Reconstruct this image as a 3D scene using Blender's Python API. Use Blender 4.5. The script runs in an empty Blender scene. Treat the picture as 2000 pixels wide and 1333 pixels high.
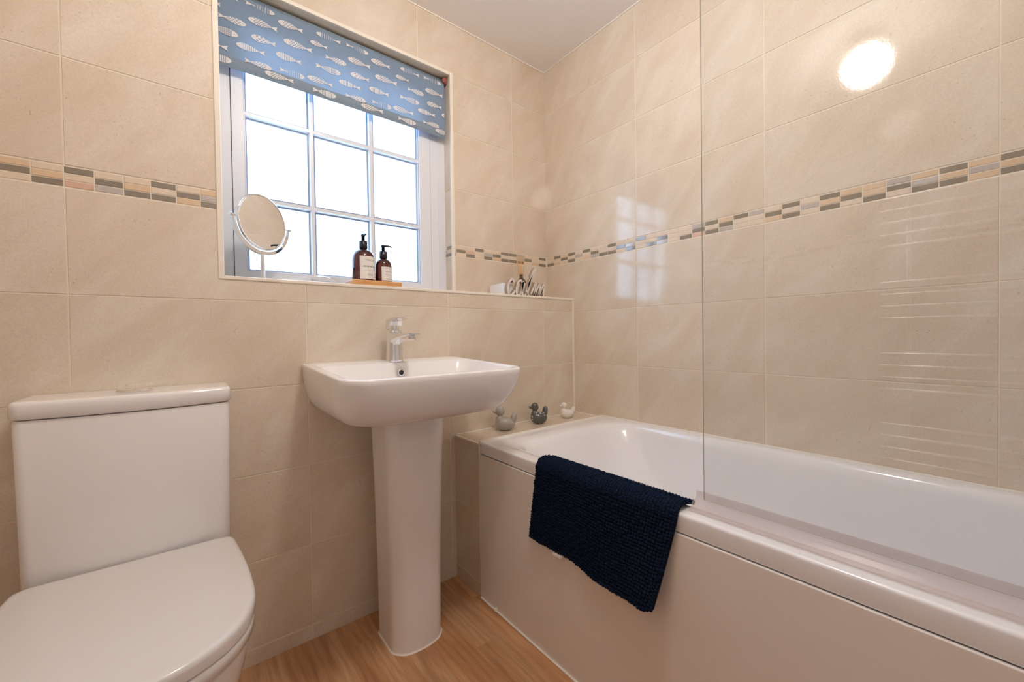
import bpy, bmesh, math, random
from mathutils import Vector, Matrix
random.seed(7)
PI = math.pi
scene = bpy.context.scene
col = scene.collection

# ------------------------------------------------------------------ camera
cam_data = bpy.data.cameras.new('camera')
cam_data.sensor_width = 36.0
cam_data.lens = 785.4685 / 2000 * 36
cam_data.clip_start = 0.02
cam = bpy.data.objects.new('camera', cam_data)
col.objects.link(cam)
_r = Vector((0.78207625, -0.62300822, -0.01474787))
_u = Vector((0.02094189, 0.00262206, 0.99977726))
_f = Vector((0.62283078, 0.78221089, -0.01509762))
cam.matrix_world = Matrix(((_r.x, _u.x, -_f.x, 0.0), (_r.y, _u.y, -_f.y, 0.0),
                           (_r.z, _u.z, -_f.z, 0.945), (0, 0, 0, 1)))
scene.camera = cam

# ------------------------------------------------------------------ light and exposure
DAY = 7.0          # overcast daylight outside the window
LAMP = 97.0         # glass ceiling lamp
scene.view_settings.view_transform = 'Standard'
scene.view_settings.look = 'None'
scene.view_settings.gamma = 1.0
scene.view_settings.use_curve_mapping = False
scene.view_settings.exposure = 0.0
world = bpy.data.worlds.new('overcast_sky')
scene.world = world
world.use_nodes = True
wb = world.node_tree.nodes['Background']
wb.inputs[0].default_value = (0.46, 0.70, 1.0, 1)
wb.inputs[1].default_value = DAY
scene.cycles.max_bounces = 10
scene.cycles.diffuse_bounces = 6
scene.cycles.glossy_bounces = 6
scene.cycles.transmission_bounces = 8
scene.cycles.transparent_max_bounces = 16
scene.cycles.caustics_reflective = False
scene.cycles.caustics_refractive = False
scene.cycles.sample_clamp_indirect = 8.0
scene.cycles.use_denoising = True

# ------------------------------------------------------------------ dimensions (metres)
YF, YB, XR, XL, YN = 1.373, 1.568, 1.4895, -0.62, -0.56   # inner wall planes
ZC, ZL = 2.332, 1.12                                      # ceiling, ledge
XE = 0.073                                                # end of the full-height boxing
XW, ZW = 0.921, 2.103                                     # window opening right / top
YW = 1.632                                                # window frame face
XP = 0.80                                                 # bath side
ZB = 0.562                                                # bath rim

# ------------------------------------------------------------------ materials
def new_mat(name):
    m = bpy.data.materials.new(name)
    m.use_nodes = True
    return m, m.node_tree, m.node_tree.nodes['Principled BSDF']

def simple(name, color, rough=0.4, metal=0.0, coat=0.0, spec=0.5, trans=0.0, ior=1.5, coat_rough=0.05):
    m, nt, b = new_mat(name)
    b.inputs['Base Color'].default_value = (*color, 1)
    b.inputs['Roughness'].default_value = rough
    b.inputs['Metallic'].default_value = metal
    b.inputs['Coat Weight'].default_value = coat
    b.inputs['Coat Roughness'].default_value = coat_rough
    b.inputs['Specular IOR Level'].default_value = spec
    b.inputs['Transmission Weight'].default_value = trans
    b.inputs['IOR'].default_value = ior
    return m

def nd(nt, kind, **kw):
    n = nt.nodes.new(kind)
    for k, v in kw.items():
        setattr(n, k, v)
    return n

def mix_rgb(nt, fac, a, b, blend='MIX'):
    n = nt.nodes.new('ShaderNodeMix')
    n.data_type = 'RGBA'
    n.blend_type = blend
    for sock, v in ((n.inputs[0], fac), (n.inputs[6], a), (n.inputs[7], b)):
        if hasattr(v, 'is_linked') or isinstance(v, bpy.types.NodeSocket):
            nt.links.new(v, sock)
        elif isinstance(v, (int, float)):
            sock.default_value = v
        else:
            sock.default_value = (*v, 1)
    return n.outputs[2]

def ramp(nt, src, stops):
    n = nt.nodes.new('ShaderNodeValToRGB')
    e = n.color_ramp.elements
    while len(e) < len(stops):
        e.new(0.5)
    for el, (p, c) in zip(e, stops):
        el.position = p
        el.color = (c, c, c, 1) if isinstance(c, (int, float)) else (*c, 1)
    nt.links.new(src, n.inputs[0])
    return n.outputs[0]

def tile_material():
    m, nt, b = new_mat('travertine_tile')
    tc = nd(nt, 'ShaderNodeTexCoord')
    at = nd(nt, 'ShaderNodeAttribute', attribute_name='tile_rand')
    off = nd(nt, 'ShaderNodeVectorMath', operation='MULTIPLY_ADD')
    nt.links.new(at.outputs['Vector'], off.inputs[0])
    off.inputs[1].default_value = (9, 9, 9)
    nt.links.new(tc.outputs['Object'], off.inputs[2])
    sep = nd(nt, 'ShaderNodeSeparateXYZ')
    nt.links.new(tc.outputs['Object'], sep.inputs[0])
    def lin(cx, cy, cz):
        n = nd(nt, 'ShaderNodeVectorMath', operation='DOT_PRODUCT')
        nt.links.new(tc.outputs['Object'], n.inputs[0])
        n.inputs[1].default_value = (cx, cy, cz)
        return n.outputs['Value']
    cmb = nd(nt, 'ShaderNodeCombineXYZ')
    nt.links.new(lin(1.3, -1.3, 1.7), cmb.inputs[0])      # along the bedding of the stone print
    nt.links.new(lin(-3.9, 3.9, 3.0), cmb.inputs[1])      # across it
    mp = nd(nt, 'ShaderNodeVectorMath', operation='MULTIPLY_ADD')
    nt.links.new(at.outputs['Vector'], mp.inputs[0])
    mp.inputs[1].default_value = (9, 9, 9)
    nt.links.new(cmb.outputs[0], mp.inputs[2])
    veins = nd(nt, 'ShaderNodeTexNoise')
    veins.inputs['Scale'].default_value = 1.6
    veins.inputs['Detail'].default_value = 7
    veins.inputs['Roughness'].default_value = 0.6
    veins.inputs['Distortion'].default_value = 0.5
    nt.links.new(mp.outputs[0], veins.inputs['Vector'])
    c1 = ramp(nt, veins.outputs['Fac'], [(0.28, (0.655, 0.545, 0.425)), (0.5, (0.705, 0.607, 0.492)), (0.74, (0.765, 0.690, 0.595))])
    tint = mix_rgb(nt, at.outputs['Fac'], (0.96, 0.95, 0.94), (1.03, 1.03, 1.03))
    c2 = mix_rgb(nt, 1.0, c1, tint, 'MULTIPLY')
    # small pits of the stone print
    pn = nd(nt, 'ShaderNodeTexNoise')
    pn.inputs['Scale'].default_value = 150
    pn.inputs['Detail'].default_value = 3
    nt.links.new(off.outputs[0], pn.inputs['Vector'])
    pm = nd(nt, 'ShaderNodeTexNoise')
    pm.inputs['Scale'].default_value = 9
    nt.links.new(off.outputs[0], pm.inputs['Vector'])
    pit = ramp(nt, pn.outputs['Fac'], [(0.655, 0.0), (0.70, 1.0)])
    msk = ramp(nt, pm.outputs['Fac'], [(0.50, 0.0), (0.62, 1.0)])
    mul = nd(nt, 'ShaderNodeMath', operation='MULTIPLY')
    nt.links.new(pit, mul.inputs[0]); nt.links.new(msk, mul.inputs[1])
    mul2 = nd(nt, 'ShaderNodeMath', operation='MULTIPLY')
    nt.links.new(mul.outputs[0], mul2.inputs[0]); mul2.inputs[1].default_value = 0.55
    c3 = mix_rgb(nt, mul2.outputs[0], c2, (0.42, 0.31, 0.21))
    fine = nd(nt, 'ShaderNodeTexNoise')
    fine.inputs['Scale'].default_value = 240
    fine.inputs['Detail'].default_value = 2
    nt.links.new(off.outputs[0], fine.inputs['Vector'])
    fr = ramp(nt, fine.outputs['Fac'], [(0.35, 0.955), (0.65, 1.03)])
    c4 = mix_rgb(nt, 1.0, c3, fr, 'MULTIPLY')
    nt.links.new(c4, b.inputs['Base Color'])
    b.inputs['Roughness'].default_value = 0.06
    b.inputs['Specular IOR Level'].default_value = 0.5
    bump = nd(nt, 'ShaderNodeBump')
    bump.inputs['Strength'].default_value = 0.13
    bump.inputs['Distance'].default_value = 0.0005
    nt.links.new(fine.outputs['Fac'], bump.inputs['Height'])
    nt.links.new(bump.outputs[0], b.inputs['Normal'])
    return m

def wood_floor_material():
    m, nt, b = new_mat('oak_laminate')
    tc = nd(nt, 'ShaderNodeTexCoord')
    at = nd(nt, 'ShaderNodeAttribute', attribute_name='tile_rand')
    off = nd(nt, 'ShaderNodeVectorMath', operation='MULTIPLY_ADD')
    nt.links.new(at.outputs['Vector'], off.inputs[0])
    off.inputs[1].default_value = (7, 7, 7)
    nt.links.new(tc.outputs['Object'], off.inputs[2])
    mp = nd(nt, 'ShaderNodeMapping')
    mp.inputs['Scale'].default_value = (10, 1.6, 10)
    nt.links.new(off.outputs[0], mp.inputs[0])
    n1 = nd(nt, 'ShaderNodeTexNoise')
    n1.inputs['Scale'].default_value = 1.3
    n1.inputs['Detail'].default_value = 5
    n1.inputs['Distortion'].default_value = 1.2
    nt.links.new(mp.outputs[0], n1.inputs['Vector'])
    mp2 = nd(nt, 'ShaderNodeMapping')
    mp2.inputs['Scale'].default_value = (5.0, 0.9, 5.0)
    nt.links.new(off.outputs[0], mp2.inputs[0])
    wv = nd(nt, 'ShaderNodeTexWave', wave_type='RINGS', rings_direction='Y')
    wv.inputs['Scale'].default_value = 3.0
    wv.inputs['Distortion'].default_value = 7.0
    wv.inputs['Detail'].default_value = 2.0
    wv.inputs['Detail Scale'].default_value = 1.0
    nt.links.new(mp2.outputs[0], wv.inputs['Vector'])
    c1 = ramp(nt, n1.outputs['Fac'], [(0.28, (0.40, 0.19, 0.085)), (0.5, (0.53, 0.285, 0.140)), (0.74, (0.66, 0.40, 0.225))])
    grain = ramp(nt, wv.outputs['Fac'], [(0.0, 0.87), (0.5, 1.0), (1.0, 1.04)])
    c2 = mix_rgb(nt, 1.0, c1, grain, 'MULTIPLY')
    mp3 = nd(nt, 'ShaderNodeMapping')
    mp3.inputs['Scale'].default_value = (260, 9, 260)
    nt.links.new(off.outputs[0], mp3.inputs[0])
    n3 = nd(nt, 'ShaderNodeTexNoise')
    n3.inputs['Scale'].default_value = 1.0
    nt.links.new(mp3.outputs[0], n3.inputs['Vector'])
    pores = ramp(nt, n3.outputs['Fac'], [(0.3, 0.82), (0.5, 1.0)])
    c3 = mix_rgb(nt, 1.0, c2, pores, 'MULTIPLY')
    pl = ramp(nt, at.outputs['Fac'], [(0.0, 0.82), (1.0, 1.16)])
    c4 = mix_rgb(nt, 1.0, c3, pl, 'MULTIPLY')
    vor = nd(nt, 'ShaderNodeTexVoronoi')
    vor.inputs['Scale'].default_value = 2.1
    nt.links.new(off.outputs[0], vor.inputs['Vector'])
    kn = ramp(nt, vor.outputs['Distance'], [(0.015, 0.0), (0.035, 1.0)])
    c5 = mix_rgb(nt, kn, (0.14, 0.055, 0.02), c4)
    nt.links.new(c5, b.inputs['Base Color'])
    b.inputs['Roughness'].default_value = 0.38
    bump = nd(nt, 'ShaderNodeBump')
    bump.inputs['Strength'].default_value = 0.12
    bump.inputs['Distance'].default_value = 0.0005
    nt.links.new(n3.outputs['Fac'], bump.inputs['Height'])
    nt.links.new(bump.outputs[0], b.inputs['Normal'])
    return m

def thin_glass(name, tint=(0.97, 0.985, 0.98), rough=0.0, boost=1.0):
    """clear pane: straight-through transparency plus a mirror reflection on both faces"""
    m = bpy.data.materials.new(name)
    m.use_nodes = True
    nt = m.node_tree
    nt.nodes.clear()
    out = nd(nt, 'ShaderNodeOutputMaterial')
    geo = nd(nt, 'ShaderNodeNewGeometry')
    ior = nd(nt, 'ShaderNodeMix'); ior.data_type = 'FLOAT'
    nt.links.new(geo.outputs['Backfacing'], ior.inputs[0])
    ior.inputs[2].default_value = 1.5
    ior.inputs[3].default_value = 1 / 1.5
    fr = nd(nt, 'ShaderNodeFresnel')
    nt.links.new(ior.outputs[0], fr.inputs['IOR'])
    tr = nd(nt, 'ShaderNodeBsdfTransparent')
    tr.inputs[0].default_value = (*tint, 1)
    gl = nd(nt, 'ShaderNodeBsdfGlossy')
    gl.inputs['Roughness'].default_value = rough
    mx = nd(nt, 'ShaderNodeMixShader')
    mu = nd(nt, 'ShaderNodeMath', operation='MULTIPLY')
    nt.links.new(fr.outputs[0], mu.inputs[0]); mu.inputs[1].default_value = boost
    nt.links.new(mu.outputs[0], mx.inputs[0])
    nt.links.new(tr.outputs[0], mx.inputs[1])
    nt.links.new(gl.outputs[0], mx.inputs[2])
    nt.links.new(mx.outputs[0], out.inputs[0])
    return m

def cloth_material(name, color, trans_color, fac, rough=0.9, weave=900):
    m = bpy.data.materials.new(name)
    m.use_nodes = True
    nt = m.node_tree
    nt.nodes.clear()
    out = nd(nt, 'ShaderNodeOutputMaterial')
    d = nd(nt, 'ShaderNodeBsdfDiffuse'); d.inputs[0].default_value = (*color, 1)
    t = nd(nt, 'ShaderNodeBsdfTranslucent'); t.inputs[0].default_value = (*trans_color, 1)
    mx = nd(nt, 'ShaderNodeMixShader'); mx.inputs[0].default_value = fac
    nt.links.new(d.outputs[0], mx.inputs[1]); nt.links.new(t.outputs[0], mx.inputs[2])
    nt.links.new(mx.outputs[0], out.inputs[0])
    return m

def emission_material(name, color, strength):
    m = bpy.data.materials.new(name)
    m.use_nodes = True
    nt = m.node_tree
    nt.nodes.clear()
    out = nd(nt, 'ShaderNodeOutputMaterial')
    e = nd(nt, 'ShaderNodeEmission')
    e.inputs[0].default_value = (*color, 1)
    e.inputs[1].default_value = strength
    nt.links.new(e.outputs[0], out.inputs[0])
    return m

M_TILE = tile_material()
M_GROUT = simple('grout', (0.80, 0.72, 0.60), 0.8)
M_TRIM = simple('cream_trim', (0.84, 0.77, 0.67), 0.3)
M_SEAL = simple('white_sealant', (0.86, 0.82, 0.76), 0.35)
M_CEIL = simple('ceiling_paint', (0.86, 0.83, 0.82), 0.85)
M_PAINT = simple('wall_paint', (0.80, 0.77, 0.73), 0.8)
M_FLOOR = wood_floor_material()
M_UPVC = simple('white_upvc', (0.77, 0.785, 0.84), 0.25)
M_GAP = simple('dark_gap_shade', (0.10, 0.10, 0.11), 0.7)
M_CERAMIC = simple('white_ceramic', (0.86, 0.84, 0.835), 0.10, coat=0.0)
M_ACRYLIC = simple('white_acrylic', (0.86, 0.86, 0.885), 0.10, coat=0.4)
M_PANEL = simple('panel_acrylic', (0.80, 0.75, 0.71), 0.22)
M_SEATPL = simple('seat_plastic', (0.76, 0.735, 0.72), 0.16)
M_CHROME = simple('chrome', (0.86, 0.86, 0.87), 0.05, metal=1.0)
M_RAIL = simple('chrome_rail', (0.88, 0.88, 0.89), 0.13, metal=1.0)
M_DARK = simple('dark_hole', (0.03, 0.025, 0.02), 0.5)
M_WINGLASS = thin_glass('window_glass', (0.97, 0.98, 1.0), 0.02)
M_SCREEN = thin_glass('screen_glass', (0.975, 0.979, 0.978), 0.0)
M_GLASSEDGE = simple('glass_edge', (0.46, 0.47, 0.43), 0.2)
M_BLUE = cloth_material('blue_blind_fabric', (0.235, 0.315, 0.42), (0.36, 0.44, 0.56), 0.12)
M_BLUE2 = cloth_material('blue_blind_hem', (0.225, 0.285, 0.35), (0.2, 0.3, 0.5), 0.0)
M_FISH = cloth_material('white_fish_print', (0.80, 0.78, 0.78), (0.80, 0.82, 0.85), 0.11)
M_RED = simple('red_bracket', (0.32, 0.10, 0.08), 0.5)
M_NAVY = simple('navy_chenille', (0.0035, 0.010, 0.030), 0.95, spec=0.15)
M_WHITE = simple('white_matt', (0.85, 0.85, 0.88), 0.5)
M_LABEL = simple('label_paper', (0.80, 0.76, 0.72), 0.6)
M_INK = simple('label_ink', (0.10, 0.08, 0.08), 0.6)
M_INK2 = simple('label_ink_red', (0.45, 0.22, 0.16), 0.6)
M_BLACK = simple('black_plastic', (0.012, 0.012, 0.018), 0.25)
M_AMBER = simple('amber_plastic', (0.075, 0.014, 0.008), 0.05, trans=0.55)
M_AMBER_DK = simple('dark_amber_glass', (0.06, 0.028, 0.012), 0.05, coat=0.5)
M_REED = simple('reed', (0.72, 0.40, 0.14), 0.7)
M_BRICK = [simple('mosaic_glass_taupe', (0.235, 0.195, 0.145), 0.06, coat=0.8),
           simple('mosaic_stone_cream', (0.72, 0.60, 0.47), 0.45),
           simple('mosaic_stone_tan', (0.69, 0.51, 0.34), 0.45),
           simple('mosaic_stone_pink', (0.66, 0.44, 0.33), 0.45),
           simple('mosaic_pearl_glass', (0.50, 0.45, 0.41), 0.06, coat=0.8)]

def seal_material():
    m = thin_glass('clear_seal_plastic', (0.93, 0.90, 0.90), 0.22, 0.5)
    nt = m.node_tree
    out = [n for n in nt.nodes if n.type == 'OUTPUT_MATERIAL'][0]
    src = out.inputs[0].links[0].from_socket
    d = nd(nt, 'ShaderNodeBsdfDiffuse'); d.inputs[0].default_value = (0.74, 0.66, 0.63, 1)
    mx = nd(nt, 'ShaderNodeMixShader'); mx.inputs[0].default_value = 0.16
    nt.links.new(src, mx.inputs[1]); nt.links.new(d.outputs[0], mx.inputs[2])
    nt.links.new(mx.outputs[0], out.inputs[0])
    return m
M_SEALSTRIP = seal_material()

def bamboo_material():
    m, nt, b = new_mat('bamboo')
    tc = nd(nt, 'ShaderNodeTexCoord')
    mp = nd(nt, 'ShaderNodeMapping'); mp.inputs['Scale'].default_value = (8, 90, 90)
    nt.links.new(tc.outputs['Object'], mp.inputs[0])
    n = nd(nt, 'ShaderNodeTexNoise'); n.inputs['Scale'].default_value = 2
    nt.links.new(mp.outputs[0], n.inputs['Vector'])
    c = ramp(nt, n.outputs['Fac'], [(0.3, (0.55, 0.26, 0.09)), (0.7, (0.74, 0.42, 0.18))])
    nt.links.new(c, b.inputs['Base Color'])
    b.inputs['Roughness'].default_value = 0.45
    return m
M_BAMBOO = bamboo_material()

def driftwood_material():
    m, nt, b = new_mat('whitewashed_wood')
    tc = nd(nt, 'ShaderNodeTexCoord')
    n = nd(nt, 'ShaderNodeTexNoise'); n.inputs['Scale'].default_value = 130
    nt.links.new(tc.outputs['Object'], n.inputs['Vector'])
    c = ramp(nt, n.outputs['Fac'], [(0.35, (0.62, 0.55, 0.49)), (0.6, (0.80, 0.77, 0.74))])
    nt.links.new(c, b.inputs['Base Color'])
    b.inputs['Roughness'].default_value = 0.7
    return m
M_SIGN = driftwood_material()
M_SIGNSIDE = simple('brown_wood_edge', (0.40, 0.29, 0.22), 0.7)

def dots_material():
    m, nt, b = new_mat('dotted_glaze')
    tc = nd(nt, 'ShaderNodeTexCoord')
    v = nd(nt, 'ShaderNodeTexVoronoi'); v.inputs['Scale'].default_value = 62
    v.inputs['Randomness'].default_value = 0.35
    nt.links.new(tc.outputs['Object'], v.inputs['Vector'])
    f = ramp(nt, v.outputs['Distance'], [(0.22, 1.0), (0.27, 0.0)])
    sep = nd(nt, 'ShaderNodeSeparateXYZ')
    nt.links.new(tc.outputs['Object'], sep.inputs[0])
    lo = ramp(nt, sep.outputs['Z'], [(0.052, 1.0), (0.056, 0.0)])
    mu = nd(nt, 'ShaderNodeMath', operation='MULTIPLY')
    nt.links.new(f, mu.inputs[0]); nt.links.new(lo, mu.inputs[1])
    c = mix_rgb(nt, mu.outputs[0], (0.085, 0.085, 0.08), (0.45, 0.44, 0.42))
    nt.links.new(c, b.inputs['Base Color'])
    b.inputs['Roughness'].default_value = 0.12
    b.inputs['Coat Weight'].default_value = 0.5
    return m
M_DUCKDOT = dots_material()
M_DUCKGREY = simple('grey_glaze', (0.36, 0.335, 0.30), 0.15, coat=0.5)
M_DUCKWHITE = simple('cream_glaze', (0.78, 0.74, 0.70), 0.15, coat=0.5)
M_LAMP = emission_material('lit_opal_glass', (1.0, 0.918, 0.84), LAMP)

# ------------------------------------------------------------------ helpers
def link(name, bm, mats, parent=None, smooth=False, loc=None):
    me = bpy.data.meshes.new(name)
    bm.normal_update()
    bm.to_mesh(me)
    bm.free()
    for m in (mats if isinstance(mats, (list, tuple)) else [mats]):
        me.materials.append(m)
    if smooth:
        for p in me.polygons:
            p.use_smooth = True
    o = bpy.data.objects.new(name, me)
    col.objects.link(o)
    if parent is not None:
        o.parent = parent
    if loc is not None:
        o.location = loc
    return o

def shade_auto(o, deg=35):
    me = o.data
    for p in me.polygons:
        p.use_smooth = True
    me.set_sharp_from_angle(angle=math.radians(deg))
    return o

def struct(o):
    o['kind'] = 'structure'
    return o

def tag(o, label, cat, group=None):
    o['label'] = label
    o['category'] = cat
    if group:
        o['group'] = group
    return o

def thing(name, loc, label, cat, group=None, rotz=0):
    o = bpy.data.objects.new(name, None)
    o.empty_display_size = 0.05
    o.location = loc
    o.rotation_euler = (0, 0, rotz)
    col.objects.link(o)
    return tag(o, label, cat, group)

def box(bm, x0, x1, y0, y1, z0, z1, mi=0):
    vs = [bm.verts.new((x, y, z)) for x in (x0, x1) for y in (y0, y1) for z in (z0, z1)]
    fs = []
    for idx in ((0, 1, 3, 2), (4, 6, 7, 5), (0, 4, 5, 1), (2, 3, 7, 6), (0, 2, 6, 4), (1, 5, 7, 3)):
        f = bm.faces.new([vs[i] for i in idx])
        f.material_index = mi
        fs.append(f)
    return fs

def bevel_box(x0, x1, y0, y1, z0, z1, w=0.003, seg=2):
    bm = bmesh.new()
    box(bm, x0, x1, y0, y1, z0, z1)
    bmesh.ops.recalc_face_normals(bm, faces=bm.faces)
    bmesh.ops.bevel(bm, geom=bm.edges[:], offset=w, segments=seg, affect='EDGES', profile=0.5)
    return bm

def loft(bm, loops, cap0=True, cap1=True, mi=0, closed=True):
    rows = [[bm.verts.new(p) for p in lp] for lp in loops]
    n = len(rows[0])
    fs = []
    for a, b in zip(rows, rows[1:]):
        for i in range(n if closed else n - 1):
            j = (i + 1) % n
            f = bm.faces.new((a[i], a[j], b[j], b[i]))
            f.material_index = mi
            fs.append(f)
    if cap0:
        f = bm.faces.new(rows[0][::-1]); f.material_index = mi
    if cap1:
        f = bm.faces.new(rows[-1]); f.material_index = mi
    return rows

def fix(bm):
    bmesh.ops.recalc_face_normals(bm, faces=bm.faces)
    return bm

def lathe(bm, prof, n=32, center=(0, 0, 0), axis='Z', mi=0, cap0=True, cap1=True):
    loops = []
    for r, h in prof:
        lp = []
        for i in range(n):
            a = 2 * PI * i / n
            if axis == 'Z':
                p = (center[0] + r * math.cos(a), center[1] + r * math.sin(a), center[2] + h)
            elif axis == 'Y':
                p = (center[0] + r * math.cos(a), center[1] + h, center[2] + r * math.sin(a))
            else:
                p = (center[0] + h, center[1] + r * math.cos(a), center[2] + r * math.sin(a))
            lp.append(p)
        loops.append(lp)
    loft(bm, loops, cap0, cap1, mi)

def rrect(x0, x1, y0, y1, rf, rb, z, nc=8, ne=6):
    """rounded rectangle, front (low y) corners radius rf, back corners rb; same point count every time"""
    pts = []
    cs = [((x0 + rf, y0 + rf), PI, rf), ((x1 - rf, y0 + rf), 1.5 * PI, rf), ((x1 - rb, y1 - rb), 0.0, rb), ((x0 + rb, y1 - rb), 0.5 * PI, rb)]
    for k, ((cx, cy), a0, r) in enumerate(cs):
        arc = [(cx + r * math.cos(a0 + 0.5 * PI * i / nc), cy + r * math.sin(a0 + 0.5 * PI * i / nc)) for i in range(nc + 1)]
        pts += arc
        (nx, ny), na, nr = cs[(k + 1) % 4]
        s = (nx + nr * math.cos(na), ny + nr * math.sin(na))
        e = arc[-1]
        for i in range(1, ne):
            t = i / ne
            pts.append((e[0] + (s[0] - e[0]) * t, e[1] + (s[1] - e[1]) * t))
    if callable(z):
        return [(x, y, z(x, y)) for x, y in pts]
    return [(x, y, z) for x, y in pts]

def tube(bm, pts, r, n=10, mi=0, caps=True):
    pts = [Vector(p) for p in pts]
    rs = r if isinstance(r, (list, tuple)) else [r] * len(pts)
    loops = []
    up = Vector((0, 0, 1))
    prev = None
    for i, p in enumerate(pts):
        d = (pts[min(i + 1, len(pts) - 1)] - pts[max(i - 1, 0)]).normalized()
        if prev is None:
            a = d.cross(up)
            if a.length < 1e-3:
                a = d.cross(Vector((1, 0, 0)))
            a.normalize()
        else:
            a = (prev - d * prev.dot(d)).normalized()
        prev = a
        b = d.cross(a)
        loops.append([p + (a * math.cos(2 * PI * k / n) + b * math.sin(2 * PI * k / n)) * rs[i] for k in range(n)])
    loft(bm, loops, caps, caps, mi)

def spline(pts, n=8):
    """Catmull-Rom through points"""
    P = [Vector(p) for p in pts]
    P = [P[0] * 2 - P[1]] + P + [P[-1] * 2 - P[-2]]
    out = []
    for i in range(1, len(P) - 2):
        for k in range(n):
            t = k / n
            a, b, c, d = P[i - 1], P[i], P[i + 1], P[i + 2]
            out.append(0.5 * ((2 * b) + (c - a) * t + (2 * a - 5 * b + 4 * c - d) * t * t + (3 * b - a - 3 * c + d) * t ** 3))
    out.append(P[-2])
    return out

# ------------------------------------------------------------------ tiled surfaces
def tile_surface(bm, origin, U, V, N, regions, ju, jv, rnd, gap=0.0030, lift=0.0015, ch=0.0007, mi=0):
    """flat tiles with chamfered edges; U, V unit vectors in the wall, N out of it; the joints are lists of u and v"""
    O, U, V, N = Vector(origin), Vector(U), Vector(V), Vector(N)
    lay = bm.loops.layers.float_color.get('tile_rand') or bm.loops.layers.float_color.new('tile_rand')
    seed = {}
    for (u0, u1, v0, v1) in regions:
        us = [u0] + [u for u in sorted(ju) if u0 + 0.004 < u < u1 - 0.004] + [u1]
        vs = [v0] + [v for v in sorted(jv) if v0 + 0.004 < v < v1 - 0.004] + [v1]
        for a, b in zip(us, us[1:]):
            for c, d in zip(vs, vs[1:]):
                key = (sum(1 for u in ju if u < (a + b) / 2), sum(1 for v in jv if v < (c + d) / 2))
                if key not in seed:
                    seed[key] = (rnd.random(), rnd.random(), rnd.random(), 1)
                g = gap / 2
                isj = lambda x, J: min([abs(x - j) for j in J] + [9]) < 1e-4
                A, B = a + (g if isj(a, ju) else 0), b - (g if isj(b, ju) else 0)
                Cc, D = c + (g if isj(c, jv) else 0), d - (g if isj(d, jv) else 0)
                lo = [O + U * x + V * y for x, y in ((A, Cc), (B, Cc), (B, D), (A, D))]
                cu0, cu1 = (ch if isj(a, ju) else 0), (ch if isj(b, ju) else 0)
                cv0, cv1 = (ch if isj(c, jv) else 0), (ch if isj(d, jv) else 0)
                hi = [O + U * x + V * y + N * lift for x, y in ((A + cu0, Cc + cv0), (B - cu1, Cc + cv0), (B - cu1, D - cv1), (A + cu0, D - cv1))]
                lv = [bm.verts.new(p) for p in lo]
                hv = [bm.verts.new(p) for p in hi]
                faces = [bm.faces.new(hv)]
                for i in range(4):
                    j = (i + 1) % 4
                    faces.append(bm.faces.new((lv[i], lv[j], hv[j], hv[i])))
                for f in faces:
                    f.normal_update()
                    f.material_index = mi
                    for lp in f.loops:
                        lp[lay] = seed[key]
                if faces[0].normal.dot(N) < 0:
                    for f in faces:
                        f.normal_flip()

def mosaic(name, origin, U, N, start, cols, pitch=0.0498, z0=1.3035, z1=1.3515, clip=None):
    bm = bmesh.new()
    O, U, N, V = Vector(origin), Vector(U), Vector(N), Vector((0, 0, 1))
    h = (z1 - z0) / 3
    for ci, cs in enumerate(cols):
        for ri, ch in enumerate(cs):            # top, middle, bottom
            mi = 'gctpm'.index(ch)
            a, b = start + ci * pitch + 0.001, start + (ci + 1) * pitch - 0.0012
            if clip:
                a, b = max(a, clip[0]), min(b, clip[1])
                if b - a < 0.003:
                    continue
            c, d = z1 - (ri + 1) * h + 0.0008, z1 - ri * h - 0.0008
            e = 0.0008
            lo = [bm.verts.new(O + U * x + V * y) for x, y in ((a, c), (b, c), (b, d), (a, d))]
            hi = [bm.verts.new(O + U * x + V * y + N * 0.0012) for x, y in ((a + e, c + e), (b - e, c + e), (b - e, d - e), (a + e, d - e))]
            fs = [bm.faces.new(hi)] + [bm.faces.new((lo[i], lo[(i + 1) % 4], hi[(i + 1) % 4], hi[i])) for i in range(4)]
            for f in fs:
                f.normal_update()
                f.material_index = mi
            if fs[0].normal.dot(N) < 0:
                for f in fs:
                    f.normal_flip()
    return struct(link(name, bm, M_BRICK))

ZJ = [0.0463, 0.2985, 0.550, 0.802, 1.054, 1.3020, 1.3530, 1.602, 1.854, 2.106]
XJ_F = [-0.7254 + 0.5026 * k for k in range(5)]
XJ_B = [0.767, 1.2695]
YJ_R = [1.0114, 0.5211, 0.0261, -0.466]
L = 0.0015    # tile thickness above the slab
rt = random.Random(3)
def zsplit(u0, u1, z0, z1):
    out = []
    if z0 < 1.302:
        out.append((u0, u1, z0, min(z1, 1.302)))
    if z1 > 1.353:
        out.append((u0, u1, max(z0, 1.353), z1))
    return out

# boxed-in wall in front of the window wall: full height left of XE, half height under the ledge
bm = bmesh.new()
bm.loops.layers.float_color.new('tile_rand')
box(bm, XL - 0.1, XE - L, YF + L, YB + 0.18, 0, ZC, 1)
box(bm, XE - L, XR + 0.1, YF + L, YB + 0.05, 0, ZL - L, 1)
tile_surface(bm, (0, YF + L, 0), (1, 0, 0), (0, 0, 1), (0, -1, 0),
             zsplit(XL, XE, 0, ZC) + [(XE, XR, 0, ZL)], XJ_F, ZJ, rt)
tile_surface(bm, (0, YF, ZL - L), (1, 0, 0), (0, 1, 0), (0, 0, 1), [(XE, XR, 0, YB - YF), (XE, XW, YB - YF, YW - YF)], XJ_F, [YB - YF], rt)
tile_surface(bm, (XE - L, YF, 0), (0, 1, 0), (0, 0, 1), (1, 0, 0), zsplit(0, YW - YF, ZL, ZC), [], ZJ, rt)
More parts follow.
